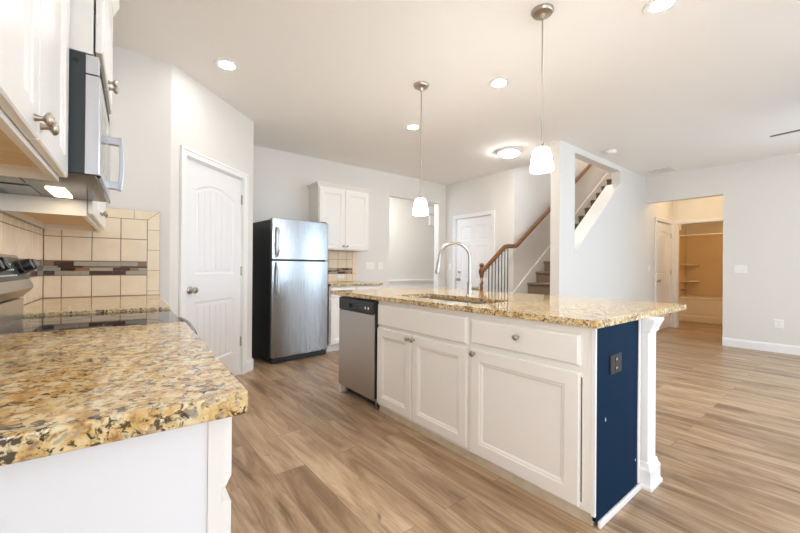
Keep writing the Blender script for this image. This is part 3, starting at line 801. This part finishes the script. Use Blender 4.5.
for k in range(4): b.prism([(MY0+.03, MZ1-.056+k*.012), (MY1-.03, MZ1-.056+k*.012), (MY1-.03, MZ1-.051+k*.012), (MY0+.03, MZ1-.051+k*.012)], lambda u, v, n: (-.266+n, u, v), .0002, .001)
b.build('slots', M['slot'], o)
MB().lathe([(.009, 0), (.009, .002), (.004, .0025), (0, .0025)], (-.328, MY0, 1.842), (0, -1, 0), 16).build('screw', M['black'], t)

# ------------------------------------------------------------------ island
IX, IY0, IY1 = 1.664, .735, 2.965        # face frame plane, near end, far end
nf = lambda xf: (lambda y1, z0: (lambda u, v, n: (xf-n, y1-u, z0+v)))      # fronts facing -x
def island_cab(name, label, y0, y1): return thing(name, label, 'cabinet', (0, 0, 0))
# sink base
t = island_cab('sink_cabinet', 'white two door island sink cabinet beside the dishwasher', 0, 0)
sy0, sy1 = 1.428, 2.368
boxes((IX+.02, sy0, .06, IX+.042, sy1, .8805), (IX+.042, sy0, .06, 2.20, sy0+.016, .8805), (IX+.042, sy1-.016, .06, 2.20, sy1, .8805), (IX+.042, sy0+.016, .06, 2.20, sy1-.016, .076)).build('carcass', M['cab'], t)
b = MB(); b.plate([(sy0, .06), (sy1, .06), (sy1, .8805), (sy0, .8805)], [[(sy0+.03, .09), (sy1-.03, .09), (sy1-.03, .65), (sy0+.03, .65)]], lambda u, v, n: (IX+n, u, v), 0, .0195); b.build('face_frame', M['cab'], t, bevel=.001)
plain_front(nf(IX-.021)(sy1-.012, .687), sy1-sy0-.03, .163, .0205, .010).build('false_drawer_front', M['cab'], t)
ym = 1.942
for (ya, yb, ky) in ((ym+.004, sy1-.012, ym+.030), (sy0+.016, ym-.004, ym-.030)):
    o = shaker(nf(IX-.021)(yb, .082), yb-ya, .585, .0205, .058).build('door', M['cab'], t)
    knob(o, (IX-.021, ky, .640), (-1, 0, 0))
b = boxes((IX+.016, sy0, 0, IX+.03, sy1, .0598)); b.build('toe_board', M['toe'], t)
# drawer base
t = island_cab('drawer_cabinet', 'white island cabinet with one drawer over one wide door at the blue end', 0, 0)
dy0, dy1 = IY0+.004, 1.426
boxes((IX+.02, dy0, .06, 2.13, dy1, .8805)).build('carcass', M['cab'], t)
b = MB(); b.plate([(dy0, .06), (dy1, .06), (dy1, .8805), (dy0, .8805)], [[(dy0+.04, .09), (dy1-.03, .09), (dy1-.03, .65), (dy0+.04, .65)]], lambda u, v, n: (IX+n, u, v), 0, .0195); b.build('face_frame', M['cab'], t, bevel=.001)
o = plain_front(nf(IX-.021)(dy1-.012, .702), dy1-dy0-.058, .140, .0205, .010).build('drawer', M['cab'], t)
knob(o, (IX-.021, 1.098, .785), (-1, 0, 0))
o = shaker(nf(IX-.021)(dy1-.012, .075), dy1-dy0-.058, .598, .0205, .066).build('door', M['cab'], t)
knob(o, (IX-.021, 1.383, .648), (-1, 0, 0))
boxes((IX+.016, dy0, 0, IX+.03, dy1, .0598)).build('toe_board', M['toe'], t)
# dishwasher
t = thing('dishwasher', 'stainless dishwasher with black control strip at the far end of the island', 'dishwasher', (0, 0, 0))
wy0, wy1 = 2.374, 2.948
boxes((IX+.005, wy0, .10, 2.20, wy1, .868)).build('body', M['black'], t)
DX = IX-.030
b = slab(nf(DX)(wy1, .085), wy1-wy0-.012, .675, .034, [], .005); b.build('door', M['dwsteel'], t)
o = slab(nf(DX-.002)(wy1, .765), wy1-wy0-.012, .100, .036, [([(.18, .022), (.37, .022), (.37, .060), (.18, .060)], [(.004, -.016)])], .006).build('control_panel', M['black'], t)
for u in (.43, .475): MB().prism([(u, .032), (u+.016, .032), (u+.016, .052), (u, .052)], nf(DX-.002)(wy1, .765), .0003, .0015).build('button', M['white'], o)
boxes((DX+.01, wy0+.001, .10, IX+.004, wy0+.011, .868)).build('side_edge', M['slot'], t)
boxes((IX+.04, wy0+.01, .015, 2.1, wy1-.01, .10)).build('toe_kick', M['black'], t)
for y in (wy0+.05, wy1-.05): MB().lathe([(.018, 0), (.018, .012), (.010, .014), (.010, .10)], (IX+.025, y, 0), (0, 0, 1), 14).build('foot', M['steel'], t)
# far end panel beside the dishwasher
ip = thing('island_paneling', 'white side panel of the island standing past the dishwasher, and its back panel', 'panel')
o = boxes((IX-.004, wy1+.003, 0, 2.30, IY1+.006, .8805)).build('side_panel', M['cab'], ip, bevel=.002)
# back panel under the overhang
o = boxes((2.205, .885, 0, 2.30, wy1+.002, .8805)).build('back_panel', M['panel'], ip)
# navy end panel with seam, white shoe trim and chips
t = thing('end_wall_panel', 'navy blue painted end panel of the island with white edge trim', 'panel', (0, 0, 0))
b = MB(); b.box(IX+.010, .722, .03, 1.942, IY0+.002, .8805); b.box(1.944, .724, .03, 2.166, IY0+.002, .8805); b.build('painted_board', M['blue'], t)
b = MB(); b.box(IX-.002, .7215, .055, IX+.0095, IY0+.003, .8805); b.build('corner_strip', M['trim'], t)
b = MB(); b.box(IX+.024, .708, 0, 2.176, .7215, .030); b.build('shoe_moulding', M['trim'], t, bevel=.004)
b = MB(); b.prism([(2.150, .03), (2.178, .03), (2.178, .88), (2.160, .88), (2.154, .6), (2.148, .3)], lambda u, v, n: (u, n, v), .7195, .734); b.build('edge_trim', M['trim'], t)
b = MB()
for x, z, r in ((1.765, .455, .008), (2.12, .16, .006), (1.868, .668, .004)): b.prism([(x-r*.5, z-r), (x+r*.6, z-r*.8), (x+r*.4, z+r), (x-r*.3, z+r*1.2)], lambda u, v, n: (u, n, v), .7212, .7225)
b.build('paint_chip', M['bluechip'], t)
# end post with cap and base
t = thing('end_post', 'white square post with capital and base mould under the island overhang', 'post', (0, 0, 0))
px0, px1, py0, py1 = 2.198, 2.314, .692, .836
boxes((px0, py0, 0, px1, py1, .8805)).build('shaft', M['trim'], t, bevel=.002)
def sq_prof(b, prof, lf_=1):
    rings = [[b.bm.verts.new(p) for p in ((px0-min(e, lf_), py0-e, z), (px1+e, py0-e, z), (px1+e, py1+e, z), (px0-min(e, lf_), py1+e, z))] for e, z in prof]
    b.loft(rings); return b
sq_prof(MB(), [(.003, .806), (.010, .810), (.010, .822), (.018, .842), (.028, .866), (.028, .880)], .004).build('capital', M['trim'], t)
sq_prof(MB(), [(.026, 0), (.026, .014), (.018, .026), (.018, .095), (.010, .108), (.006, .128), (.002, .132)]).build('base_mould', M['trim'], t)
# granite top with sink cut-out
t = thing('countertop', 'long golden granite island countertop with a sink cut into it', 'countertop', (0, 0, .881))
GX0, GX1, GY0, GY1 = 1.635, 2.925, .705, 3.135
hole = rounded(1.800, 1.475, 2.175, 2.345, .04, (0, 1, 2, 3))
MB().plate(rounded(GX0, GY0, GX1, GY1, .018, (0, 1, 2, 3)), [hole], lambda u, v, n: (u, v, n), 0, .033).build('slab', M['granite'], t, bevel=.0035)
t = thing('sink', 'stainless double bowl sink set under the island granite', 'sink', (0, 0, 0))
b = MB()
for (ya, yb) in ((1.462, 1.895), (1.925, 2.358)):
    o_ = rounded(1.785, ya, 2.19, yb, .06, (0, 1, 2, 3)); i_ = rounded(1.80, ya+.015, 2.175, yb-.015, .05, (0, 1, 2, 3))
    R_ = [[b.bm.verts.new((u, v, z)) for u, v in l] for l, z in ((o_, .8805), (o_, .68), (inset(o_, .02), .665))]
    b.loft(R_, cap0=False, cap1=True)
    R2 = [[b.bm.verts.new((u, v, z)) for u, v in l] for l, z in ((i_, .8805), (inset(i_, .004), .70), (inset(i_, .03), .675))]
    b.loft(R2, cap0=False, cap1=True)
    for i in range(len(o_)):
        j = (i+1) % len(o_); b.face([R_[0][i], R_[0][j], R2[0][j], R2[0][i]])
b.build('bowl', M['steel_h'], t)
for y in (1.68, 2.14): MB().lathe([(.04, 0), (.04, .003), (.03, .004), (.012, .002), (0, .002)], (1.99, y, .676), (0, 0, 1), 20).build('drain', M['chrome'], t)
# faucet
t = thing('faucet', 'brushed nickel gooseneck faucet with pull down head at the island sink', 'faucet', (2.259, 1.954, .9142), 0)
dr = Vector((-.70, .715, 0)).normalized()
MB().lathe([(.030, 0), (.030, .006), (.024, .012), (.021, .03), (.020, .10), (.017, .112), (.0135, .118)], (0, 0, 0), (0, 0, 1), 24).build('base', M['chrome'], t, smooth=True)
ra = .120
pts = [(0, 0, .11), (0, 0, .2), (0, 0, .30)] + [tuple(dr*(ra - ra*math.cos(PI*i/18)) + Vector((0, 0, .304+ra*math.sin(PI*i/18)))) for i in range(1, 19)]
end = Vector(pts[-1]); pts.append(tuple(end + dr*.006 + Vector((0, 0, -.03))))
MB().tube(pts, .0125, 16).build('spout', M['chrome'], t, smooth=True)
e2 = Vector(pts[-1])
MB().lathe([(.0135, 0), (.016, .01), (.017, .05), (.020, .09), (.019, .098), (0, .098)], e2, tuple(dr*.12 + Vector((0, 0, -1))), 18).build('spray_head', M['chrome'], t, smooth=True)
hd = Vector((.62, -.78, 0)).normalized()
b = MB(); b.lathe([(.016, 0), (.017, .045), (.020, .05), (.020, .066), (.012, .07), (0, .071)], hd*.012 + Vector((0, 0, .062)), hd, 18)
b.tube([hd*.070 + Vector((0, 0, .066)), hd*.078 + Vector((0, 0, .09)), hd*.095 + Vector((0, 0, .145))], [.006, .0055, .0045], 10)
b.build('handle', M['chrome'], t, smooth=True)

# ------------------------------------------------------------------ refrigerator
FRZ = math.radians(6.0)
t = thing('refrigerator', 'stainless top freezer refrigerator with black sides beside the pantry', 'refrigerator', (1.468, 4.238, 0), FRZ)
FW = .762
boxes((.004, .055, .03, FW-.004, .61, 1.690)).build('body', M['fridgeside'], t, bevel=.004)
rf = lambda u0, v0: (lambda u, v, n: (u0+u, -n, v0+v))
def fridge_door(v0, v1, name):
    b = MB(); n = 10; out = []
    for i in range(n+1):
        u = FW*i/n; out.append((u, .018*(1-(2*i/n-1)**2)))
    poly = [(u, d_) for u, d_ in out] + [(FW, -.05), (0, -.05)]
    b.prism(poly, lambda u, d_, z: (u, .0-d_, z), v0, v1)
    return b.build(name, M['steel'], t, bevel=.006, smooth=True)
o1 = fridge_door(1.222, 1.705, 'freezer_door'); o2 = fridge_door(.075, 1.208, 'refrigerator_door')
def fr_handle(z0, z1, par, flip):
    b = MB(); n = 12; rings = []
    for i in range(n+1):
        q = i/n; z = z0+(z1-z0)*q
        off = .050*min(1, 4*(1-q if flip else q)+.12, 4*(q if flip else 1-q)+.30)
        w = .013
        rings.append([b.bm.verts.new((.055+dx, -.006-off+dy, z)) for dx, dy in ((-w, -.008), (-w*.4, -.014), (w*.4, -.014), (w, -.008), (w, .006), (-w, .006))])
    b.loft(rings)
    for zz in (z0+.012, z1-.012): b.box(.044, -.03, zz-.012, .066, .0, zz+.012)
    return b.build('handle', M['bluesteel'], par, smooth=False, bevel=.002)
fr_handle(1.245, 1.60, o1, False); fr_handle(.76, 1.19, o2, True)
boxes((.02, .012, .012, FW-.02, .05, .066)).build('base_grille', M['black'], t)
for x in (.06, FW-.06): MB().lathe([(.02, 0), (.02, .03)], (x, .08, 0), (0, 0, 1), 12).build('foot', M['black'], t)
boxes((.02, .012, 1.6905, .09, .11, 1.715)).build('hinge_cover', M['black'], t) if False else None
MB().box(FW-.09, .012, 1.7055, FW-.02, .10, 1.718).build('hinge_cover', M['black'], t, bevel=.003)
b = MB(); b.lathe([(.018, 0), (.018, .0012), (0, .0012)], (.0038, .30, 1.60), (-1, 0, 0), 20); b.build('badge', M['darkpanel'], t)

# ------------------------------------------------------------------ cabinets on the kitchen end wall
bfY = lambda yf: (lambda x0, z0: (lambda u, v, n: (x0+u, yf-n, z0+v)))
t = thing('wall_cabinet', 'white two door wall cabinet above the tiled nook right of the refrigerator', 'cabinet', (0, 0, 0))
cx0, cx1, cz0, cz1, cyf = 2.252, 3.082, 1.384, 2.262, 4.672
boxes((cx0, cyf+.02, cz0, cx1, YB-.001, cz1)).build('carcass', M['cab'], t)
boxes((cx0, cyf, cz0, cx1, cyf+.0195, cz1)).build('face_frame', M['cab'], t)
xm = (cx0+cx1)/2
for a, c_, kx in ((cx0+.012, xm-.003, xm-.032), (xm+.003, cx1-.012, xm+.032)):
    o = shaker(bfY(cyf-.021)(a, cz0+.012), c_-a, cz1-cz0-.03, .0205, .058).build('door', M['cab'], t)
    knob(o, (kx, cyf-.021, cz0+.055), (0, -1, 0), r=.014)
b = MB()
rings = [[b.bm.verts.new(p) for p in ((cx0-e, cyf-e, z), (cx1+e, cyf-e, z), (cx1+e, YB-.002, z), (cx0-e, YB-.002, z))] for e, z in ((0, 2.2625), (.006, 2.268), (.014, 2.282), (.034, 2.302), (.036, 2.315))]
b.loft(rings); b.build('crown', M['cab'], t)
t = thing('base_cabinet', 'white base cabinet with a small granite top right of the refrigerator', 'cabinet', (0, 0, 0))
bx0, bx1, byf = 2.285, 3.10, 4.385
boxes((bx0, byf+.02, .10, bx1, YB-.001, .882), (bx0, byf+.07, 0, bx1, YB-.001, .10)).build('carcass', M['cab'], t)
boxes((bx0, byf, .10, bx1, byf+.0195, .882)).build('face_frame', M['cab'], t)
bm_ = (bx0+bx1)/2
for a, c_, kx in ((bx0+.012, bm_-.003, bm_-.035), (bm_+.003, bx1-.012, bm_+.035)):
    o = plain_front(bfY(byf-.021)(a, .735), c_-a, .135, .0205).build('drawer', M['cab'], t); knob(o, ((a+c_)/2, byf-.021, .803), (0, -1, 0), r=.014)
    o = shaker(bfY(byf-.021)(a, .112), c_-a, .60, .0205, .058).build('door', M['cab'], t); knob(o, (kx, byf-.021, .665), (0, -1, 0), r=.014)
t = thing('countertop', 'short golden granite countertop under the wall cabinet right of the refrigerator', 'countertop', (0, 0, .8825))
MB().box(bx0-.002, 4.345, 0, 3.128, YB-.001, .0315).build('slab', M['granite'], t, bevel=.003)
splash('beige tile backsplash with mosaic band under the kitchen end wall cabinet', ((0, 0, 0), 0), lambda u, v, n: (u, YB-.001-n, v), 2.30, 2.985,
    [(.915, 1.035), (1.125, 1.255), (1.255, 1.382)], [(2.30, 2.42), (2.42, 2.575), (2.575, 2.73), (2.73, 2.885), (2.885, 2.985)], (1.04, 1.12),
    (R4(2.986, .915, 3.065, 1.382), [R4(2.986, .915, 3.065, 1.04), R4(2.986, 1.04, 3.065, 1.19), R4(2.986, 1.19, 3.065, 1.382)]), rnd)

# ------------------------------------------------------------------ plates, outlets, small wall things
def plate_thing(name, label, cat, fn, w, h, kind, m=None, n=1, pm=None):
    t = thing(name, label, cat)
    pm = pm or M['plate']
    b = slab(lambda u, v, k: fn(u-w/2, v-h/2, k+.006), w, h, .0055, [], .0025); b.build('cover', pm, t)
    for i in range(n):
        cx = (i-(n-1)/2)*.046
        if kind == 'switch':
            b = MB(); b.prism([(cx-.016, -.033), (cx+.016, -.033), (cx+.016, .033), (cx-.016, .033)], fn, .006, .009); b.build('rocker', pm, t, bevel=.0015)
        else:
            for s in (-.02, .02):
                o = MB().prism([(cx-.016, s-.014), (cx+.016, s-.014), (cx+.016, s+.014), (cx-.016, s+.014)], fn, .006, .0078).build('socket', m or pm, t)
                b = MB()
                for q in (-.006, .006): b.prism([(cx+q-.0013, s-.003), (cx+q+.0013, s-.003), (cx+q+.0013, s+.007), (cx+q-.0013, s+.007)], fn, .0079, .0083)
                b.build('slot', M['slot'] if pm is not M['brownplate'] else M['plate'], o)
    return t
fy_ = lambda X, Yv, z: (lambda u, v, n: (X+u, Yv-n, z+v))
fx_ = lambda Xv, Y, z: (lambda u, v, n: (Xv-n, Y-u, z+v))
plate_thing('light_switch', 'double white light switch plate left of the dining room opening, nearer the tiles', 'light switch', fy_(3.315, YB, 1.162), .165, .118, 'switch', n=3)
plate_thing('light_switch', 'white light switch plate right at the dining room opening, beside a wider plate', 'light switch', fy_(3.525, YB, 1.162), .115, .118, 'switch', n=2)
plate_thing('outlet', 'white outlet in the beige tiles right of the refrigerator', 'outlet', fy_(2.785, YB-.009, .99), .115, .072, 'outlet')
plate_thing('outlet', 'dark brown outlet plate on the navy island end panel', 'outlet', fy_(1.866, .7218, .694), .122, .088, 'outlet', m=M['brownplate'], pm=M['brownplate'])
plate_thing('light_switch', 'white light switch plate on the living room wall right of the hall opening', 'light switch', fx_(XR, 1.118, 1.156), .135, .118, 'switch', n=2)
plate_thing('outlet', 'white outlet low on the living room wall above the baseboard', 'outlet', fx_(XR, .72, .40), .095, .115, 'outlet')
plate_thing('light_switch', 'white light switch plate inside the hall left of the closet door', 'light switch', fy_(7.45, HY1, 1.16), .075, .118, 'switch')
plate_thing('light_switch', 'white light switch plate between the dining room opening and front door', 'light switch', fx_(XF, 4.86, 1.16), .075, .118, 'switch')
t = thing('door_chime', 'white door chime box high on the dining room wall, upper of two', 'chime')
MB().box(5.93, 6.355, 2.43, 6.15, 6.3995, 2.60).build('cover', M['white'], t, bevel=.006)
t = thing('door_chime', 'tall white door chime box high on the dining room wall, lower of two', 'chime')
MB().box(5.92, 6.345, 2.14, 6.085, 6.3995, 2.385).build('cover', M['white'], t, bevel=.006)
MB().box(5.945, 6.341, 2.17, 6.06, 6.3448, 2.355).build('grille', M['plate'], t)

# ------------------------------------------------------------------ ceiling fittings and lamps
RECS = [((.718, 3.138), 'recessed ceiling light above the pantry door'),
        ((2.619, 1.951), 'recessed ceiling light between the two pendants over the island'),
        ((2.688, 3.175), 'recessed ceiling light beside the far pendant over the island end'),
        ((2.593, .754), 'recessed ceiling light nearest the viewer, cut by the top of the photo'),
        ((1.0, 1.75), 'added unseen recessed light over the aisle before the range'),  # this and the next two are unseen, added to light island and floor
        ((1.1, .35), 'added unseen recessed light over the aisle above the foreground counter'),
        ((2.6, -.5), 'added unseen recessed light behind the viewer')]
first = None
for (x, y), lab in RECS:
    if first is None:
        first = thing('recessed_light', lab, 'ceiling light', (x, y, CEIL), 0, 'recessed ceiling lights')
        MB().lathe([(.072, -.0005), (.096, -.0005), (.096, -.004), (.088, -.007), (.074, -.004)], (0, 0, 0), (0, 0, 1), 32).build('trim_ring', M['white'], first, smooth=True)
        MB().lathe([(0, -.001), (.074, -.001), (.074, -.003), (.05, -.0045), (0, -.005)], (0, 0, 0), (0, 0, 1), 32).build('lens', M['lens'], first, smooth=True)
    else: dup(first, (x, y, CEIL), lab)
def pendant(x, y, zb, label):
    t = thing('pendant_lamp', label, 'pendant lamp', (x, y, 0), 0, 'pendants over the island')
    H = .142
    MB().lathe([(0, CEIL-.0005), (.066, CEIL-.0005), (.066, CEIL-.010), (.058, CEIL-.022), (.02, CEIL-.028), (.012, CEIL-.055), (0, CEIL-.056)], (0, 0, 0), (0, 0, 1), 28).build('canopy', M['bronze'], t, smooth=True)
    MB().tube([(0, 0, CEIL-.05), (0, 0, zb+H+.02)], .0045, 10).build('rod', M['chrome'], t, smooth=True)
    MB().lathe([(0, zb+H+.030), (.011, zb+H+.030), (.013, zb+H+.01), (.020, zb+H+.006), (.023, zb+H-.002), (0, zb+H-.002)], (0, 0, 0), (0, 0, 1), 22).build('socket_cap', M['bronze'], t, smooth=True)
    r = .067; fr_ = [(.30, 1.0), (.46, .985), (.60, .94), (.72, .85), (.83, .68), (.91, .46), (.97, .22), (1.0, 0)]
    prof = [(r*a, H*q) for a, q in fr_] + [(r*a-.004, H*q-(.003 if q > .9 else 0)) for a, q in fr_[::-1]]
    b = MB(); ax = Vector((0, 0, 1)); e = Vector((1, 0, 0))
    b.loft([b.ring((0, 0, zb+h), ax, r, 32, e) for r, h in prof], closed=True)
    b.build('shade', M['shade'], t, smooth=True)
    MB().lathe([(0, 0), (.014, 0), (.016, -.02), (.026, -.045), (.028, -.065), (.022, -.082), (0, -.09)], (0, 0, zb+H-.010), (0, 0, 1), 18).build('bulb', M['lens'], t, smooth=True)
    return t
pendant(2.124, 2.400, 1.600, 'far pendant lamp with opal glass shade over the dishwasher end of the island')
pendant(2.090, 1.236, 1.742, 'near pendant lamp with opal glass shade over the blue end of the island')
t = thing('flush_ceiling_light', 'round flush mount dome light on the ceiling before the stairs', 'ceiling light', (4.245, 2.99, CEIL))
MB().lathe([(0, -.0005), (.168, -.0005), (.168, -.018), (.155, -.030), (.14, -.032), (0, -.032)], (0, 0, 0), (0, 0, 1), 40).build('pan', M['white'], t, smooth=True)
MB().lathe([(0, -.033), (.125, -.033), (.121, -.045), (.105, -.062), (.072, -.075), (.03, -.081), (0, -.082)], (0, 0, 0), (0, 0, 1), 40).build('dome', M['dome'], t, smooth=True)
t = thing('smoke_detector', 'round white smoke detector on the ceiling above the stair opening', 'smoke detector', (5.298, 2.117, CEIL))
MB().lathe([(0, -.0005), (.065, -.0005), (.065, -.02), (.055, -.035), (.03, -.042), (0, -.042)], (0, 0, 0), (0, 0, 1), 28).build('housing', M['white'], t, smooth=True)
t = thing('ceiling_vent', 'white louvred return air vent on the ceiling above the hall opening', 'vent', (6.95, 2.02, CEIL))
b = MB(); b.plate([(-.19, -.19), (.19, -.19), (.19, .19), (-.19, .19)], [[(-.155, -.155), (.155, -.155), (.155, .155), (-.155, .155)]], lambda u, v, n: (u, v, -n), .0005, .009); b.build('frame', M['white'], t, bevel=.002)
b = MB(); b.box(-.155, -.155, -.002, .155, .155, -.0006); b.build('backing', mat('vent_shadow_grey', lin(62, 62, 60), .8), t)
b = MB()
for k in range(14):
    y = -.145 + k*.0223
    b.prism([(y-.003, -.0022), (y-.002, -.0022), (y+.006, -.011), (y+.005, -.011)], lambda u, v, n: (n, u, v), -.154, .154)
b.build('louvres', M['plate'], t)
# ceiling fan of the living room (one blade reaches into the picture)
t = thing('ceiling_fan', 'dark walnut blade ceiling fan in the living room', 'ceiling fan', (5.0, -.1, 0))
MB().lathe([(0, CEIL-.0005), (.07, CEIL-.0005), (.07, CEIL-.03), (.03, CEIL-.06), (0, CEIL-.06)], (0, 0, 0), (0, 0, 1), 24).build('canopy', M['chrome'], t, smooth=True)
MB().tube([(0, 0, CEIL-.05), (0, 0, 2.53)], .012, 12).build('downrod', M['chrome'], t, smooth=True)
MB().lathe([(0, 2.54), (.05, 2.54), (.10, 2.50), (.10, 2.42), (.06, 2.38), (0, 2.38)], (0, 0, 0), (0, 0, 1), 28).build('motor', M['chrome'], t, smooth=True)
MB().lathe([(.07, 2.379), (.09, 2.36), (.075, 2.32), (.03, 2.30), (0, 2.30)], (0, 0, 0), (0, 0, 1), 24).build('light_bowl', M['white'], t, smooth=True)
for k in range(5):
    a = math.radians(83) + 2*PI*k/5; ca, sa = math.cos(a), math.sin(a)
    fnb = lambda u, v, n: (ca*u - sa*v, sa*u + ca*v, 2.448 + n - .20*v)
    o = MB().prism([(.16, -.05), (.30, -.065), (.62, -.062), (.665, -.045), (.675, 0), (.665, .045), (.62, .062), (.30, .065), (.16, .05)], fnb, 0, .008).build('blade', M['fan'], t)
    MB().prism([(.08, -.015), (.22, -.03), (.24, 0), (.22, .03), (.08, .015)], fnb, -.006, -.0005).build('blade_arm', M['chrome'], o)
t = thing('flush_ceiling_light', 'dome light on the dining room ceiling beyond the opening', 'ceiling light', (4.45, 5.6, CEIL))
MB().lathe([(0, -.0005), (.12, -.0005), (.12, -.03), (0, -.03)], (0, 0, 0), (0, 0, 1), 24).build('pan', M['white'], t)
MB().lathe([(0, -.031), (.11, -.031), (.09, -.07), (.04, -.09), (0, -.092)], (0, 0, 0), (0, 0, 1), 24).build('dome', M['dinlens'], t, smooth=True)
# lamps of the hall and bathroom (out of sight above the doorways)
t = thing('flush_ceiling_light', 'warm dome light on the hall ceiling behind the opening', 'ceiling light', (8.05, 1.75, CEIL))
MB().lathe([(0, -.0005), (.12, -.0005), (.12, -.03), (0, -.03)], (0, 0, 0), (0, 0, 1), 24).build('pan', M['white'], t)
MB().lathe([(0, -.031), (.11, -.031), (.09, -.07), (.04, -.09), (0, -.092)], (0, 0, 0), (0, 0, 1), 24).build('dome', M['halllens'], t, smooth=True)

t = thing('flush_ceiling_light', 'warm dome light on the bathroom ceiling above the doorway', 'ceiling light', (9.25, 1.7, 2.44))
MB().lathe([(0, -.0005), (.12, -.0005), (.12, -.03), (0, -.03)], (0, 0, 0), (0, 0, 1), 24).build('pan', M['white'], t)
MB().lathe([(0, -.031), (.11, -.031), (.09, -.07), (.04, -.09), (0, -.092)], (0, 0, 0), (0, 0, 1), 24).build('dome', M['bathlens'], t, smooth=True)
# ------------------------------------------------------------------ bathroom seen through the hall
TX0, TX1, TY0, TY1 = 9.95, 10.76, 1.004, 2.63
t = thing('bathtub', 'cream alcove bathtub seen through the bathroom doorway', 'bathtub', (0, 0, 0))
b = MB(); outer = rounded(TX0, TY0, TX1-.03, TY1-.0, .02, ()); inn = rounded(TX0+.08, TY0+.1, TX1-.1, TY1-.1, .12, (0, 1, 2, 3))
b.plate(outer, [inn], lambda u, v, n: (u, v, n), .50, .54)
R_ = [[b.bm.verts.new((u, v, z)) for u, v in l] for l, z in ((inn, .50), (inset(inn, .03), .20), (inset(inn, .09), .14))]
b.loft(R_, cap0=False, cap1=True)
b.build('basin', M['tub'], t, bevel=.01)
b = MB(); b.prism([(TX0+.012, 0), (TX0+.04, 0), (TX0+.04, .499), (TX0+.012, .499), (TX0+.012, .15), (TX0, .13), (TX0, .02)], lambda u, v, n: (u, n, v), TY0, TY1); b.build('apron', M['tub'], t)
t = thing('shower_surround', 'cream three wall shower surround above the bathtub with corner shelves', 'shower surround', (0, 0, 0))
b = MB(); b.box(TX1-.028, TY0, .541, TX1+.016, TY1-.02, 1.96); b.box(TX0, TY1-.018, .541, TX1+.016, TY1+.002, 1.96); b.box(TX0, TY0-.003, .541, TX1-.03, TY0+.015, 1.96)
b.build('wall_panels', M['tubwall'], t, bevel=.004)
for z in (.86, 1.24):
    b = MB(); b.prism([(TX1-.03, TY1-.02), (TX1-.03, TY1-.28), (TX1-.10, TY1-.28), (TX1-.30, TY1-.14), (TX1-.45, TY1-.02)], lambda u, v, n: (u, v, n), z, z+.03); b.build('shelf', M['tub'], t, bevel=.004)
o = MB().tube([(TX0+.03, TY0+.016, 1.90), (TX0+.03, TY1-.019, 1.90)], .012, 12).build('shower_rod', M['white'], smooth=True)
tag(o, 'white shower curtain rod spanning above the bathtub', 'shower rod')
o = MB().tube([(TX0+.42, TY1-.019, .68), (TX0+.42, TY1-.12, .68), (TX0+.42, TY1-.135, .65)], .016, 12).build('tub_spout', M['chrome'], smooth=True)
tag(o, 'chrome tub spout on the side wall of the shower', 'tub spout')
